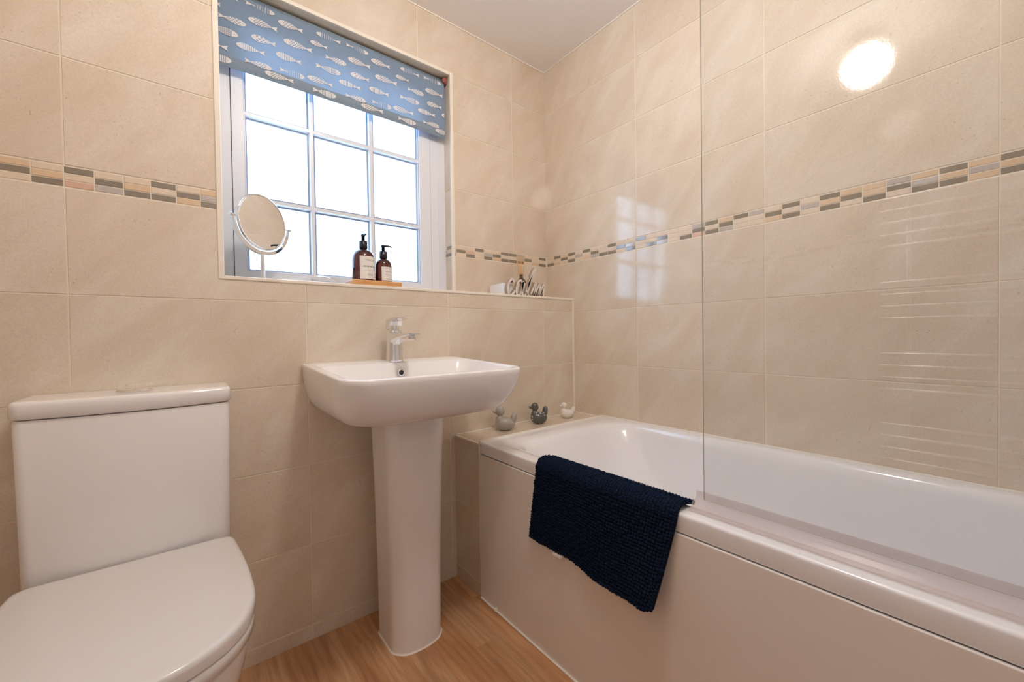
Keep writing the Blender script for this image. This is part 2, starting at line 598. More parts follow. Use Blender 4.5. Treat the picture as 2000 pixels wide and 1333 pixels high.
struct(link('wall_front', bm, [M_TILE, M_GROUT]))

# window wall
bm = bmesh.new()
bm.loops.layers.float_color.new('tile_rand')
y0, y1 = YB + L, YB + 0.18
box(bm, XE, XW, y0, y1, ZW, ZC, 1)
box(bm, XW, XR + 0.1, y0, y1, 0.0, ZC, 1)
box(bm, XE, XW, YB + 0.051, y1, 0, ZL - L, 1)
tile_surface(bm, (0, YB + L, 0), (1, 0, 0), (0, 0, 1), (0, -1, 0),
             zsplit(XW, XR, ZL, ZC) + [(XE, XW, ZW, ZC)], XJ_B, ZJ, rt)
tile_surface(bm, (XW, YB, 0), (0, 1, 0), (0, 0, 1), (-1, 0, 0), zsplit(0, YW - YB, ZL, ZW), [], ZJ, rt)
struct(link('wall_back', bm, [M_TILE, M_GROUT]))

# right wall
bm = bmesh.new()
bm.loops.layers.float_color.new('tile_rand')
box(bm, XR + L, XR + 0.12, YN - 0.1, YB + 0.18, 0, ZC, 1)
tile_surface(bm, (XR + L, 0, 0), (0, 1, 0), (0, 0, 1), (-1, 0, 0), zsplit(YN, YB, 0, ZC), YJ_R, ZJ, rt)
struct(link('wall_right', bm, [M_TILE, M_GROUT]))

# left wall
bm = bmesh.new()
bm.loops.layers.float_color.new('tile_rand')
box(bm, XL - 0.12, XL - L, YN - 0.1, YF, 0, ZC, 1)
tile_surface(bm, (XL - L, 0, 0), (0, 1, 0), (0, 0, 1), (1, 0, 0), zsplit(YN, YF, 0, ZC), [0.87, 0.37, -0.13], ZJ, rt)
struct(link('wall_left', bm, [M_TILE, M_GROUT]))

# wall behind the camera, painted, with its door
bm = bmesh.new()
dx0, dx1, dz1 = -0.50, 0.26, 1.98
box(bm, XL - 0.1, dx0, YN - 0.1, YN, 0, ZC)
box(bm, dx1, XR + 0.1, YN - 0.1, YN, 0, ZC)
box(bm, dx0, dx1, YN - 0.1, YN, dz1, ZC)
struct(link('wall_near', bm, M_PAINT))
bm = bmesh.new()
box(bm, dx0 + 0.03, dx1 - 0.03, YN - 0.06, YN - 0.02, 0.005, dz1 - 0.03)
for (a, b) in ((dx0 + 0.12, -0.15), (-0.09, dx1 - 0.12)):
    for (c, d) in ((0.2, 0.85), (1.0, 1.85)):
        box(bm, a, b, YN - 0.022, YN - 0.012, c, d)
door = struct(link('door_1', bm, M_WHITE))
bm = bmesh.new()
for b_ in ((dx0, dx0 + 0.03, 0, dz1), (dx1 - 0.03, dx1, 0, dz1), (dx0, dx1, dz1 - 0.03, dz1)):
    box(bm, b_[0], b_[1], YN - 0.1, YN + 0.012, b_[2], b_[3])
link('door_frame', bm, M_WHITE, door)
bm = bmesh.new()
lathe(bm, [(0.025, 0.0), (0.025, 0.006)], 24, (dx1 - 0.09, YN - 0.02, 1.0), 'Y')
tube(bm, [(dx1 - 0.09, YN - 0.016, 1.0), (dx1 - 0.09, YN + 0.03, 1.0), (dx1 - 0.105, YN + 0.038, 1.0), (dx1 - 0.2, YN + 0.038, 1.0)], 0.009)
link('door_handle', fix(bm), M_CHROME, door, True)

# ceiling
bm = bmesh.new()
box(bm, XL - 0.1, XR + 0.1, YN - 0.1, YB + 0.18, ZC, ZC + 0.1)
struct(link('ceiling', bm, M_CEIL))

# floor of oak planks running towards the window wall
bm = bmesh.new()
bm.loops.layers.float_color.new('tile_rand')
box(bm, XL - 0.1, XR + 0.1, YN - 0.1, YF + 0.02, -0.06, -0.0005, 0)
rf_ = random.Random(11)
xs = [0.25 + 0.1 * k for k in range(-9, 13)]
lay = bm.loops.layers.float_color['tile_rand']
ends = {1: 1.258}
for k, x0 in enumerate(xs):
    if round((x0 - 0.25) * 10) == 1:
        ys = [-0.62, 0.06, 0.66, 1.258, 1.42]
    else:
        y = -0.62 - rf_.random() * 0.6
        ys = [y]
        while y < 1.42:
            y += rf_.choice((0.85, 1.0, 1.2))
            ys.append(y)
    for a, b in zip(ys, ys[1:]):
        a, b = max(a, -0.62), min(b, YF + 0.01)
        if b <= a:
            continue
        X0, X1 = max(x0, XL), min(x0 + 0.1, XR)
        if X1 <= X0:
            continue
        g, e = 0.0004, 0.0010
        lo = [bm.verts.new(p) for p in ((X0 + g, a + g, -0.0005), (X1 - g, a + g, -0.0005), (X1 - g, b - g, -0.0005), (X0 + g, b - g, -0.0005))]
        hi = [bm.verts.new(p) for p in ((X0 + e, a + e, 0), (X1 - e, a + e, 0), (X1 - e, b - e, 0), (X0 + e, b - e, 0))]
        c = (rf_.random(), rf_.random(), rf_.random(), 1)
        for f in [bm.faces.new(hi)] + [bm.faces.new((lo[i], lo[(i + 1) % 4], hi[(i + 1) % 4], hi[i])) for i in range(4)]:
            for lp in f.loops:
                lp[lay] = c
struct(link('floor', bm, M_FLOOR))

# mosaic borders
mosaic('trim_1', (0, YF + L, 0), (1, 0, 0), (0, -1, 0), -0.6236,
       ['cgc', 'tcg', 'gct', 'ccg', 'cgc', 'gtc', 'tgc', 'ctg', 'gcp', 'cgm', 'ctg', 'gcg', 'cgt', 'tmg'], 0.0500, clip=(XL, XE - 0.002))
mosaic('trim_2', (0, YB + L, 0), (1, 0, 0), (0, -1, 0), 0.8882,
       ['cmg', 'cgc', 'cpg', 'gcc', 'cmg', 'cgt', 'gcg', 'gcg', 'mmg', 'cgc', 'cct', 'gcg'], 0.0500, clip=(XW + 0.002, XR - 0.001))
mosaic('trim_3', (XR + L, 1.5600, 0), (0, -1, 0), (-1, 0, 0), 0.0,
       ['ccg', 'gct', 'cgc', 'gcg', 'cmc', 'gct', 'cgm', 'ccg', 'gcg', 'cgc', 'cmg', 'gcc', 'ccg', 'cgm', 'ccc', 'ccg', 'mgp',
        'gcg', 'tgm', 'gcc', 'mcc', 'cgt', 'gcg', 'cmc', 'gtg', 'tgc', 'ttg', 'mgc', 'tmg', 'gtg', 'tmt', 'gtg', 'cgt', 'gcc', 'tcg',
        'gcg', 'cmt', 'gct', 'cgc', 'tcg', 'gtc'], 0.0495)
mosaic('trim_4', (XL - L, YN, 0), (0, 1, 0), (1, 0, 0), 0.0,
       [rt.choice(['gct', 'cgc', 'tcg', 'gcg', 'cmt', 'tgc']) for _ in range(39)], 0.0495)
mosaic('trim_5', (XW, YB, 0), (0, 1, 0), (-1, 0, 0), 0.004, ['gcg', 'cmg'], 0.0495, clip=(0.002, YW - YB))

# white edge trims
def strip(name, x0, x1, y0, y1, z0, z1, m=M_TRIM, w=0.002):
    return struct(link(name, bevel_box(x0, x1, y0, y1, z0, z1, w), m))
strip('trim_6', XE, XR - 0.0005, YF - 0.0035, YF + 0.009, ZL - 0.008, ZL + 0.002)
strip('trim_7', XE - 0.012, XE + 0.002, YF - 0.0035, YF + 0.009, ZL - 0.008, ZC)
strip('trim_8', XR - 0.012, XR - 0.0005, YF - 0.0035, YF + 0.002, 0.556, ZL - 0.008)
strip('trim_9', XW - 0.004, XW + 0.010, YB - 0.003, YB + 0.010, ZL + 0.002, ZW + 0.010)
strip('trim_10', XE + 0.002, XW - 0.004, YB - 0.003, YB + 0.010, ZW - 0.004, ZW + 0.010)
strip('trim_11', XR - 0.004, XR, YN, YB, ZC - 0.005, ZC, M_SEAL, 0.001)
strip('trim_12', XE, XR - 0.004, YB - 0.004, YB, ZC - 0.005, ZC, M_SEAL, 0.001)
strip('trim_13', XL, XE, YF - 0.004, YF, ZC - 0.005, ZC, M_SEAL, 0.001)

# low tiled ledge at the window end of the bath
LZ = 0.555
bm = bmesh.new()
bm.loops.layers.float_color.new('tile_rand')
box(bm, XP + L, XR - 0.0005, 1.203, YF - 0.0005, 0, LZ - L, 1)
tile_surface(bm, (XP, YF, LZ - L), (1, 0, 0), (0, -1, 0), (0, 0, 1), [(0.0, XR - XP - 0.001, 0.0, 0.169)], [0.483], [], rt)
tile_surface(bm, (XP + L, YF, 0), (0, -1, 0), (0, 0, 1), (-1, 0, 0), [(0, 0.169, 0, LZ)], [], ZJ, rt)
struct(link('wall_ledge', bm, [M_TILE, M_GROUT]))
strip('trim_14', XP - 0.002, XP + 0.009, 1.206, YF - 0.001, LZ - 0.007, LZ + 0.0015)
strip('trim_15', XP + 0.009, XR - 0.012, YF - 0.006, YF - 0.0005, LZ, LZ + 0.004, M_SEAL, 0.001)
strip('trim_16', XR - 0.005, XR - 0.0005, 1.206, YF - 0.006, LZ, LZ + 0.004, M_SEAL, 0.001)
strip('trim_17', XP + 0.0005, XR - 0.001, 1.196, 1.2075, LZ, ZB + 0.004, M_SEAL, 0.0015)
strip('trim_18', XP - 0.0015, XP + 0.004, 1.2005, 1.206, 0.0, LZ, M_SEAL, 0.001)

# ------------------------------------------------------------------ window
bm = bmesh.new()
fr_r, fr_l = 0.846, 0.117
box(bm, XE, fr_l, YW, YW + 0.06, ZL, ZW)
box(bm, fr_r, XW, YW, YW + 0.06, ZL, ZW)
box(bm, fr_l, fr_r, YW, YW + 0.06, ZL, 1.148)
box(bm, fr_l, fr_r, YW, YW + 0.06, 2.062, ZW)
bmesh.ops.recalc_face_normals(bm, faces=bm.faces)
win = struct(link('window_1', bm, M_UPVC))
# raised bead on the frame
bm = bmesh.new()
box(bm, 0.884, 0.890, YW - 0.003, YW, ZL + 0.001, 2.08)
link('frame_bead', bm, M_UPVC, win)
# dark strips painting the shade in the gap between frame and sash
bm = bmesh.new()
for a in ((fr_l - 0.001, fr_l + 0.0015, 1.149, 2.061), (fr_r - 0.0015, fr_r + 0.001, 1.149, 2.061)):
    box(bm, a[0], a[1], YW - 0.0008, YW + 0.001, a[2], a[3])
link('gap_shade', bm, M_GAP, win)
# opening sash with three by four panes
sx0, sx1, sz0, sz1 = fr_l + 0.0015, fr_r - 0.0015, 1.149, 2.061
gx0, gx1, gz0, gz1 = 0.153, 0.793, 1.176, 1.985
mx = [(0.353, 0.374), (0.573, 0.596)]
mz = [(1.414, 1.436), (1.700, 1.721)]
def prof_bar(bm, a, b, c, d, yf, yb, bev, horiz):
    """bar with splayed sides towards the glass"""
    if horiz:
        loops = [[(x, yb, c), (x, yf, c + bev), (x, yf, d - bev), (x, yb, d)] for x in (a, b)]
    else:
        loops = [[(a, yb, z), (a + bev, yf, z), (b - bev, yf, z), (b, yb, z)] for z in (c, d)]
    loft(bm, loops)
bm = bmesh.new()
for (a, b, c, d) in ((sx0, gx0, sz0, sz1), (gx1, sx1, sz0, sz1), (gx0, gx1, sz0, gz0), (gx0, gx1, gz1, sz1)):
    box(bm, a, b, YW - 0.004, YW + 0.045, c, d)
bmesh.ops.recalc_face_normals(bm, faces=bm.faces)
sash = link('sash', bm, M_UPVC, win)
bm = bmesh.new()
e = 0.007
prof_bar(bm, gx0 - 0.001, gx0 + e, gz0, gz1, YW + 0.004, YW + 0.017, e * 0.8, False)
prof_bar(bm, gx1 - e, gx1 + 0.001, gz0, gz1, YW + 0.004, YW + 0.017, e * 0.8, False)
prof_bar(bm, gx0, gx1, gz0 - 0.001, gz0 + e, YW + 0.004, YW + 0.017, e * 0.8, True)
fix(bm)
link('glazing_bead', bm, M_UPVC, win)
for (a, b) in mx:
    bm = bmesh.new(); prof_bar(bm, a, b, gz0, gz1, YW, YW + 0.017, 0.005, False)
    link('glazing_bar', fix(bm), M_UPVC, win)
for (c, d) in mz:
    bm = bmesh.new(); prof_bar(bm, gx0, gx1, c, d, YW + 0.0003, YW + 0.017, 0.005, True)
    link('glazing_bar', fix(bm), M_UPVC, win)
# added grey-blue line round every pane, painting the shaded edges of beads and bars
M_PANESHADE = simple('bead_shade_grey', (0.30, 0.37, 0.50), 0.6)
bm = bmesh.new()
px_ = [(gx0 + e - 0.001, mx[0][0] + 0.0005), (mx[0][1] - 0.0005, mx[1][0] + 0.0005), (mx[1][1] - 0.0005, gx1 - e + 0.001)]
pz_ = [(gz0 + e - 0.001, mz[0][0] + 0.0005), (mz[0][1] - 0.0005, mz[1][0] + 0.0005), (mz[1][1] - 0.0005, gz1)]
gw = 0.0034
for (a, b) in px_:
    for (c, d) in pz_:
        for q in ((a, a + gw, c, d), (b - gw, b, c, d), (a + gw, b - gw, c, c + gw), (a + gw, b - gw, d - gw, d)):
            box(bm, q[0], q[1], YW + 0.0125, YW + 0.0178, q[2], q[3])
link('pane_edge_shade', fix(bm), M_PANESHADE, win)
bm = bmesh.new()
box(bm, gx0 - 0.002, gx1 + 0.002, YW + 0.018, YW + 0.019, gz0 - 0.002, gz1 + 0.002)
link('window_glass', bm, M_WINGLASS, win)
# casement lever lying along the bottom rail
bm = bmesh.new()
tube(bm, spline([(0.352, YW - 0.016, 1.170), (0.375, YW - 0.022, 1.171), (0.405, YW - 0.020, 1.168), (0.432, YW - 0.018, 1.158), (0.445, YW - 0.014, 1.145)], 5), [0.0035] * 21, 8)
box(bm, 0.432, 0.462, YW - 0.014, YW - 0.004, 1.122, 1.148)
link('window_handle', fix(bm), M_CHROME, win, False)

# ------------------------------------------------------------------ roman blind with printed fish
BY = 1.600
BX0, BX1, BZ0, BZH, BZ1 = 0.082, 0.906, 1.829, 1.868, 2.078
blind = thing('roman_blind', (0.5, BY, BZ1), 'blue window blind printed with rows of white fish', 'blind')
def bl(o):
    o.parent = blind
    o.matrix_parent_inverse = Matrix.Translation((-0.5, -BY, -BZ1))
    return o
def blind_y(z):
    if z > BZH:
        return BY
    t = (BZH - z) / (BZH - BZ0)
    return BY - 0.006 * math.sin(PI * min(t, 1)) - 0.002 * t
bm = bmesh.new()
def cloth_strip(bm, zs, mi):
    rows = [[bm.verts.new((BX0 + (BX1 - BX0) * i / 30, blind_y(z) + 0.0002 * math.sin(i * 0.7), z)) for i in range(31)] for z in zs]
    for a, b in zip(rows, rows[1:]):
        for i in range(30):
            f = bm.faces.new((a[i], a[i + 1], b[i + 1], b[i])); f.material_index = mi
cloth_strip(bm, [BZH + (BZ1 - BZH) * k / 8 for k in range(9)], 0)
# fish print, a hair in front of the cloth
def fish(bm, cx, cz, ln, ht, style, d):
    """d = -1 head to the left, +1 head to the right"""
    bx0, bx1 = -0.5 * ln, 0.30 * ln            # nose .. tail root (nose at -)
    off = 0.0025
    def P(u, v):
        x = cx + (-u if d > 0 else u); z = cz + v
        return bm.verts.new((x, blind_y(z) - off, z)) if BX0 < x < BX1 and BZ0 < z < BZ1 else None
    def poly(pts):
        vs = [P(*p) for p in pts]
        if any(v is None for v in vs):
            return
        try:
            f = bm.faces.new(vs)
        except ValueError:
            return
        f.normal_update()
        if f.normal.y > 0:
            f.normal_flip()
        f.material_index = 1
    def hh(u):                                   # half height of the body at u
        t = (u - bx0) / (bx1 - bx0)
        return 0.5 * ht * max(0.0, math.sin(PI * min(1, max(0, t)) ** 0.78)) ** 0.72
    n = 10
    def span(u0, u1, k=4, s=1.0):
        us = [u0 + (u1 - u0) * i / k for i in range(k + 1)]
        for a, b in zip(us, us[1:]):
            pts = [(a, -hh(a) * s), (b, -hh(b) * s), (b, hh(b) * s), (a, hh(a) * s)]
            if hh(a) < 1e-6:
                pts = [(a, 0)] + pts[1:3]
            if hh(b) < 1e-6:
                pts = [pts[0], (b, 0), pts[3]]
            poly(pts)
    hd = bx0 + 0.24 * (bx1 - bx0)
    tl = bx1 - 0.10 * (bx1 - bx0)
    tail = [(bx1 - 0.02 * ln, -0.05 * ht), (0.5 * ln, -0.36 * ht), (0.46 * ln, 0), (0.5 * ln, 0.36 * ht), (bx1 - 0.02 * ln, 0.05 * ht)]
    poly([tail[0], tail[1], tail[2]]); poly([tail[0], tail[2], tail[4]]); poly([tail[4], tail[2], tail[3]])
    # head with an eye left blank
    eu = bx0 + 0.15 * (bx1 - bx0); es = 0.05 * ht
    span(bx0, eu - es, 3)
    for s in (-1, 1):
        poly([(eu - es, s * es), (eu + es, s * es), (eu + es, s * hh(eu + es)), (eu - es, s * hh(eu - es))])
    span(eu + es, hd, 2)
    if style == 'bone':
        k = 6
        for i in range(k):
            u = hd + (tl - hd) * (i + 0.6) / k
            w = 0.008 * ln
            poly([(u - w, -hh(u)), (u + w, -hh(u)), (u + w, hh(u)), (u - w, hh(u))])
        span(tl, bx1, 2)
    elif style in ('stripe', 'wide'):
        k = 8
        for i in range(k):
            a = hd + (tl - hd) * (i + 0.3) / k; b = hd + (tl - hd) * (i + 0.98) / k
            span(a, b, 1)
        span(tl, bx1, 2)
    elif style == 'grid':
        k = 9
        for i in range(k):
            a = hd + (tl - hd) * (i + 0.25) / k; b = hd + (tl - hd) * (i + 1.0) / k
            for j in range(4):
                v0 = -1 + j * 0.5 + 0.05; v1 = v0 + 0.38
                poly([(a, hh(a) * v0), (b, hh(b) * v0), (b, hh(b) * v1), (a, hh(a) * v1)])
        span(tl, bx1, 2)
    else:
        # speckled body: a lattice with diamond gaps
        k, r, g = {'fine': (11, 5, 0.30), 'small': (8, 4, 0.30), 'dots': (9, 4, 0.42), 'big': (6, 3, 0.5)}[style]
        for i in range(k):
            a = hd + (tl - hd) * i / k; b = hd + (tl - hd) * (i + 1) / k; m_ = (a + b) / 2
            for j in range(r):
                v0 = -1 + 2 * j / r; v1 = -1 + 2 * (j + 1) / r; vm = (v0 + v1) / 2
                if (i + j) % 2:
                    poly([(a, hh(a) * v0), (b, hh(b) * v0), (b, hh(b) * v1), (a, hh(a) * v1)])
                else:
                    q = (v1 - v0) * g
                    poly([(a, hh(a) * v0), (b, hh(b) * v0), (b, hh(b) * (v0 + q * .5)), (a, hh(a) * (v0 + q * .5))])
                    poly([(a, hh(a) * (v1 - q * .5)), (b, hh(b) * (v1 - q * .5)), (b, hh(b) * v1), (a, hh(a) * v1)])
        span(tl, bx1, 2)
CELL = [(0.204, 2.055, 0.086, 0.018, 'bone', 1), (0.419, 2.052, 0.086, 0.018, 'bone', -1), (0.294, 2.036, 0.078, 0.022, 'dots', -1), (0.530, 2.005, 0.086, 0.023, 'fine', -1), (0.385, 2.012, 0.058, 0.018, 'small', -1),
        (0.444, 1.979, 0.076, 0.021, 'dots', 1), (0.316, 1.979, 0.092, 0.024, 'fine', -1), (0.531, 1.951, 0.072, 0.022, 'big', -1),
        (0.416, 1.935, 0.088, 0.024, 'grid', 1), (0.493, 1.907, 0.082, 0.021, 'stripe', -1), (0.286, 1.922, 0.080, 0.023, 'stripe', -1),
        (0.514, 1.864, 0.078, 0.021, 'dots', 1), (0.296, 1.874, 0.080, 0.022, 'bone', 1), (0.387, 1.881, 0.088, 0.022, 'fine', -1)]
HEM = [(0.255, 1.843, 0.088, 0.022, 'fine', -1), (0.400, 1.840, 0.080, 0.022, 'stripe', 1)]
for cx, cz, ln, ht, st, d in CELL:
    for k in range(-2, 4):
        x = cx * 1.006 + 0.3215 * k
        if BX0 - 0.02 < x < BX1 + 0.03:
            fish(bm, x, 0.945 + (cz - 0.945) * 1.0076, ln, ht, st, d)
bl(link('blind_fabric', bm, [M_BLUE, M_FISH]))
bm = bmesh.new()
cloth_strip(bm, [BZ0 + (BZH - BZ0) * k / 8 for k in range(9)], 0)
for cx, cz, ln, ht, st, d in HEM:
    for k in range(-2, 4):
        x = cx * 1.006 + 0.3215 * k
        if BX0 - 0.02 < x < BX1 + 0.03:
            fish(bm, x, 0.945 + (cz - 0.945) * 1.0076, ln, ht, st, d)
# back of the hem with the weighted bar inside
rows = [[bm.verts.new((x, blind_y(z) + 0.007 * math.sin(PI * (z - BZ0) / (BZH - BZ0)) + 0.0003, z)) for x in (BX0, BX1)] for z in [BZ0 + (BZH - BZ0) * k / 8 for k in range(9)]]
for a, b in zip(rows, rows[1:]):
    bm.faces.new((a[0], b[0], b[1], a[1]))
bl(link('blind_hem', bm, [M_BLUE2, M_FISH]))
bm = bmesh.new()
tube(bm, [(BX0 + 0.004, BY + 0.016, BZ1 + 0.004), (BX1 - 0.002, BY + 0.016, BZ1 + 0.004)], 0.014, 16)
bl(link('blind_roller', bm, M_BLUE2, None, True))
bm = bmesh.new()
lathe(bm, [(0.008, 0), (0.010, 0.003), (0.010, 0.008), (0.004, 0.010)], 14, (BX1 - 0.004, BY - 0.014, BZ1 + 0.003), 'Y')
box(bm, BX1 - 0.004, BX1 + 0.010, BY - 0.008, BY + 0.02, BZ1 - 0.006, BZ1 + 0.018)
bl(link('blind_bracket', fix(bm), M_RED))

# ------------------------------------------------------------------ toilet
TX = -0.107
toilet = thing('toilet', (TX, 1.0, 0), 'white close coupled toilet with closed lid and chrome flush button', 'toilet')
def sup(hw_b, hw, yb, ym, yt, z, n=2.5, N=22, rc=0.02, cx=TX):
    """D-shaped plan: straight back at yb, widening to hw at ym, superellipse nose to yt"""
    pts = []
    right = [(hw_b - rc, yb)] + [(hw_b - rc + rc * math.sin(a), yb - rc + rc * math.cos(a)) for a in (PI / 8, PI / 4, 3 * PI / 8, PI / 2)]
    for i in range(1, 6):
        t = i / 6
        right.append((hw_b + (hw - hw_b) * math.sin(t * PI / 2), yb - rc + (ym - yb + rc) * t))
    b = ym - yt
    for i in range(N + 1):
        a = 0.5 * PI * i / N
        right.append((hw * math.cos(a) ** (2 / n), ym - b * math.sin(a) ** (2 / n)))
    left = [(-x, y) for x, y in right[:-1]][::-1]
    full = right + left
    mid = [(0.0, yb)]
    full = full + mid
    return [(cx + x, y, z) for x, y in full]
def part(name, bm, m, parent, org, smooth=True, auto=None):
    o = link(name, bm, m, parent, smooth)
    o.matrix_parent_inverse = Matrix.Translation((-org[0], -org[1], -org[2]))
    if auto:
        shade_auto(o, auto)
    return o
TO = (TX, 1.0, 0)
# cistern
def cist(hw, yf, ys, z, inset=0.0, r=0.03):
    pts = []
    hw -= inset
    r = 0.022
    def fy(x):
        return yf + inset + (ys - yf) * min(1, abs(x) / hw) ** 2.0
    n = 20
    xc = hw - r
    for i in range(n + 1):
        x = -xc + 2 * xc * i / n
        pts.append((TX + x, fy(x), z))
    yc = fy(xc)
    right = []
    for k in range(1, 9):
        a = PI / 2 * k / 8
        right.append((xc + r * math.sin(a), yc + r * (1 - math.cos(a))))
    left = [(-x, y) for x, y in right][::-1]
    pts += [(TX + x, y, z) for x, y in right]
    y9 = yc + r
    for k in range(1, 4):
        pts.append((TX + hw, y9 + (YF - 0.003 - y9) * k / 3, z))
    for k in range(1, 8):
        pts.append((TX + hw - 2 * hw * k / 8, YF - 0.003, z))
    for k in range(3, 0, -1):
        pts.append((TX - hw, y9 + (YF - 0.003 - y9) * k / 3, z))
    return pts + [(TX + x, y, z) for x, y in left]
bm = bmesh.new()
loft(bm, [cist(0.172, 1.222, 1.240, 0.40, 0.004), cist(0.174, 1.219, 1.238, 0.43), cist(0.1785, 1.213, 1.236, 0.781), cist(0.1785, 1.213, 1.236, 0.787, 0.002)])
part('cistern', fix(bm), M_CERAMIC, toilet, TO, True, 40)
bm = bmesh.new()
loft(bm, [cist(0.181, 1.210, 1.234, 0.7895, 0.002), cist(0.182, 1.209, 1.233, 0.793), cist(0.182, 1.209, 1.233, 0.810),
          cist(0.182, 1.209, 1.233, 0.8165), cist(0.182, 1.209, 1.233, 0.8215, 0.0015), cist(0.182, 1.209, 1.233, 0.8245, 0.0045), cist(0.182, 1.209, 1.233, 0.8255, 0.009), cist(0.182, 1.209, 1.233, 0.8257, 0.016)])
lid = part('cistern_lid', fix(bm), M_CERAMIC, toilet, TO, True, 50)
bm = bmesh.new()
lathe(bm, [(0.034, 0.0), (0.034, 0.004), (0.030, 0.007), (0.003, 0.008)], 32, (TX, 1.29, 0.8250))
box(bm, TX - 0.0008, TX + 0.0008, 1.262, 1.318, 0.8312, 0.8334)
part('flush_button', fix(bm), M_CHROME, toilet, TO, False)
# lid, seat, pan
bm = bmesh.new()
A = dict(hw_b=0.180, hw=0.195, yb=1.198 + 0.0, ym=0.955, yt=0.757)
def D(z, s):
    return sup(A['hw_b'] - s, A['hw'] - s, 1.212 - s * 0.2, A['ym'], A['yt'] + s, z)
loft(bm, [D(0.4335, 0.004), D(0.435, 0.001), D(0.450, 0.0), D(0.4560, 0.0012), D(0.4588, 0.004), D(0.4600, 0.008), D(0.4602, 0.014)])
part('toilet_lid', fix(bm), M_SEATPL, toilet, TO, True, 60)
bm = bmesh.new()
loft(bm, [D(0.406, 0.006), D(0.408, 0.003), D(0.4300, 0.002), D(0.4322, 0.005)])
part('toilet_seat', fix(bm), M_SEATPL, toilet, TO, True, 60)
bm = bmesh.new()
def Pn(z, hwb, hw, ym, yt, yb=1.36):
    return sup(hwb, hw, yb, ym, yt, z, n=2.35, rc=0.015)
loft(bm, [Pn(0.0, 0.105, 0.112, 1.02, 0.86), Pn(0.012, 0.105, 0.112, 1.02, 0.86), Pn(0.10, 0.108, 0.118, 1.01, 0.855), Pn(0.20, 0.122, 0.138, 0.99, 0.83),
          Pn(0.28, 0.142, 0.160, 0.97, 0.80), Pn(0.34, 0.160, 0.178, 0.96, 0.778), Pn(0.375, 0.168, 0.184, 0.955, 0.768),
          Pn(0.396, 0.170, 0.186, 0.955, 0.764), Pn(0.4040, 0.168, 0.183, 0.955, 0.768)])
part('toilet_pan', fix(bm), M_CERAMIC, toilet, TO, True, 60)
# ------------------------------------------------------------------ wash basin on its pedestal
SX0, SX1, SYF = 0.262, 0.798, 0.920
SC = (SX0 + SX1) / 2
sink = thing('pedestal_sink', (SC, 1.2, 0), 'white rectangular wash basin on a full pedestal against the tiled wall', 'sink')
SO = (SC, 1.2, 0)
def sm(t):
    t = max(0.0, min(1.0, t)); return t * t * (3 - 2 * t)
def top_z(x, y):
    return 0.8460 + 0.0205 * max(0, min(1, (y - 0.92) / 0.45))
def ring(ix, iyf, iyb, dz, r, base=top_z, rb=0.012, tilt=0.0):
    return rrect(SX0 + ix, SX1 - ix, SYF + iyf, YF - 0.001 - iyb, r, rb, (lambda x, y: base(x, y) + dz))
bm = bmesh.new()
ZU = 0.716
outer = []
for z_, ix, iyf, r in ((ZU, 0.16, 0.18, 0.05), (ZU, 0.070, 0.095, 0.080), (ZU + 0.0015, 0.054, 0.075, 0.085), (ZU + 0.006, 0.042, 0.060, 0.088), (ZU + 0.014, 0.031, 0.046, 0.088),
                       (ZU + 0.026, 0.022, 0.034, 0.086), (ZU + 0.045, 0.0135, 0.022, 0.082), (ZU + 0.070, 0.007, 0.012, 0.076), (ZU + 0.098, 0.0025, 0.004, 0.070), (ZU + 0.116, 0.0008, 0.001, 0.068)):
    outer.append(rrect(SX0 + ix, SX1 - ix, SYF + iyf, YF - 0.001, r, 0.008, (lambda x, y, z_=z_: z_ + (top_z(x, y) - 0.8475) * (z_ - ZU) / 0.13)))
rims = [ring(0.0, 0.0, 0, -0.004, 0.067), ring(0.002, 0.002, 0, -0.0012, 0.066), ring(0.006, 0.006, 0, 0.0, 0.063, rb=0.012),
        ring(0.014, 0.013, 0.010, 0.0, 0.057, rb=0.012)]
def bowl(x0, x1, yf, yb, r, rb, z):
    return rrect(x0, x1, yf, yb, r, rb, z)
inner = [bowl(SX0 + 0.020, SX1 - 0.020, SYF + 0.018, 1.262, 0.053, 0.05, lambda x, y: top_z(x, y) - 0.001),
         bowl(SX0 + 0.023, SX1 - 0.023, SYF + 0.021, 1.258, 0.052, 0.05, lambda x, y: top_z(x, y) - 0.005),
         bowl(SX0 + 0.034, SX1 - 0.034, SYF + 0.030, 1.250, 0.052, 0.05, 0.815),
         bowl(SX0 + 0.058, SX1 - 0.058, SYF + 0.055, 1.236, 0.060, 0.06, 0.780),
         bowl(SX0 + 0.095, SX1 - 0.095, SYF + 0.090, 1.212, 0.060, 0.06, 0.755),
         bowl(SX0 + 0.150, SX1 - 0.150, SYF + 0.125, 1.180, 0.055, 0.055, 0.746),
         bowl(SX0 + 0.235, SX1 - 0.235, SYF + 0.165, 1.130, 0.025, 0.025, 0.744)]
loft(bm, outer + rims + inner)
part('basin', fix(bm), M_CERAMIC, sink, SO, True, 50)
bm = bmesh.new()
def ped(z, hw, yf, r, yb=1.275):
    p = rrect(SC - hw, SC + hw, yf, yb, r, 0.012, z)
    return [(x, y - 0.016 * max(0, 1 - ((x - SC) / (hw * 0.85)) ** 2) * (1 if y < yf + r * 0.9 else 0), z_) for x, y, z_ in p]
loft(bm, [ped(0.0, 0.0820, 1.132, 0.036), ped(0.010, 0.0812, 1.133, 0.036), ped(0.25, 0.0835, 1.129, 0.036), ped(0.5, 0.088, 1.122, 0.037),
          ped(0.68, 0.094, 1.114, 0.038), ped(0.765, 0.097, 1.110, 0.038)])
part('pedestal', fix(bm), M_CERAMIC, sink, SO, True, 50)
bm = bmesh.new()
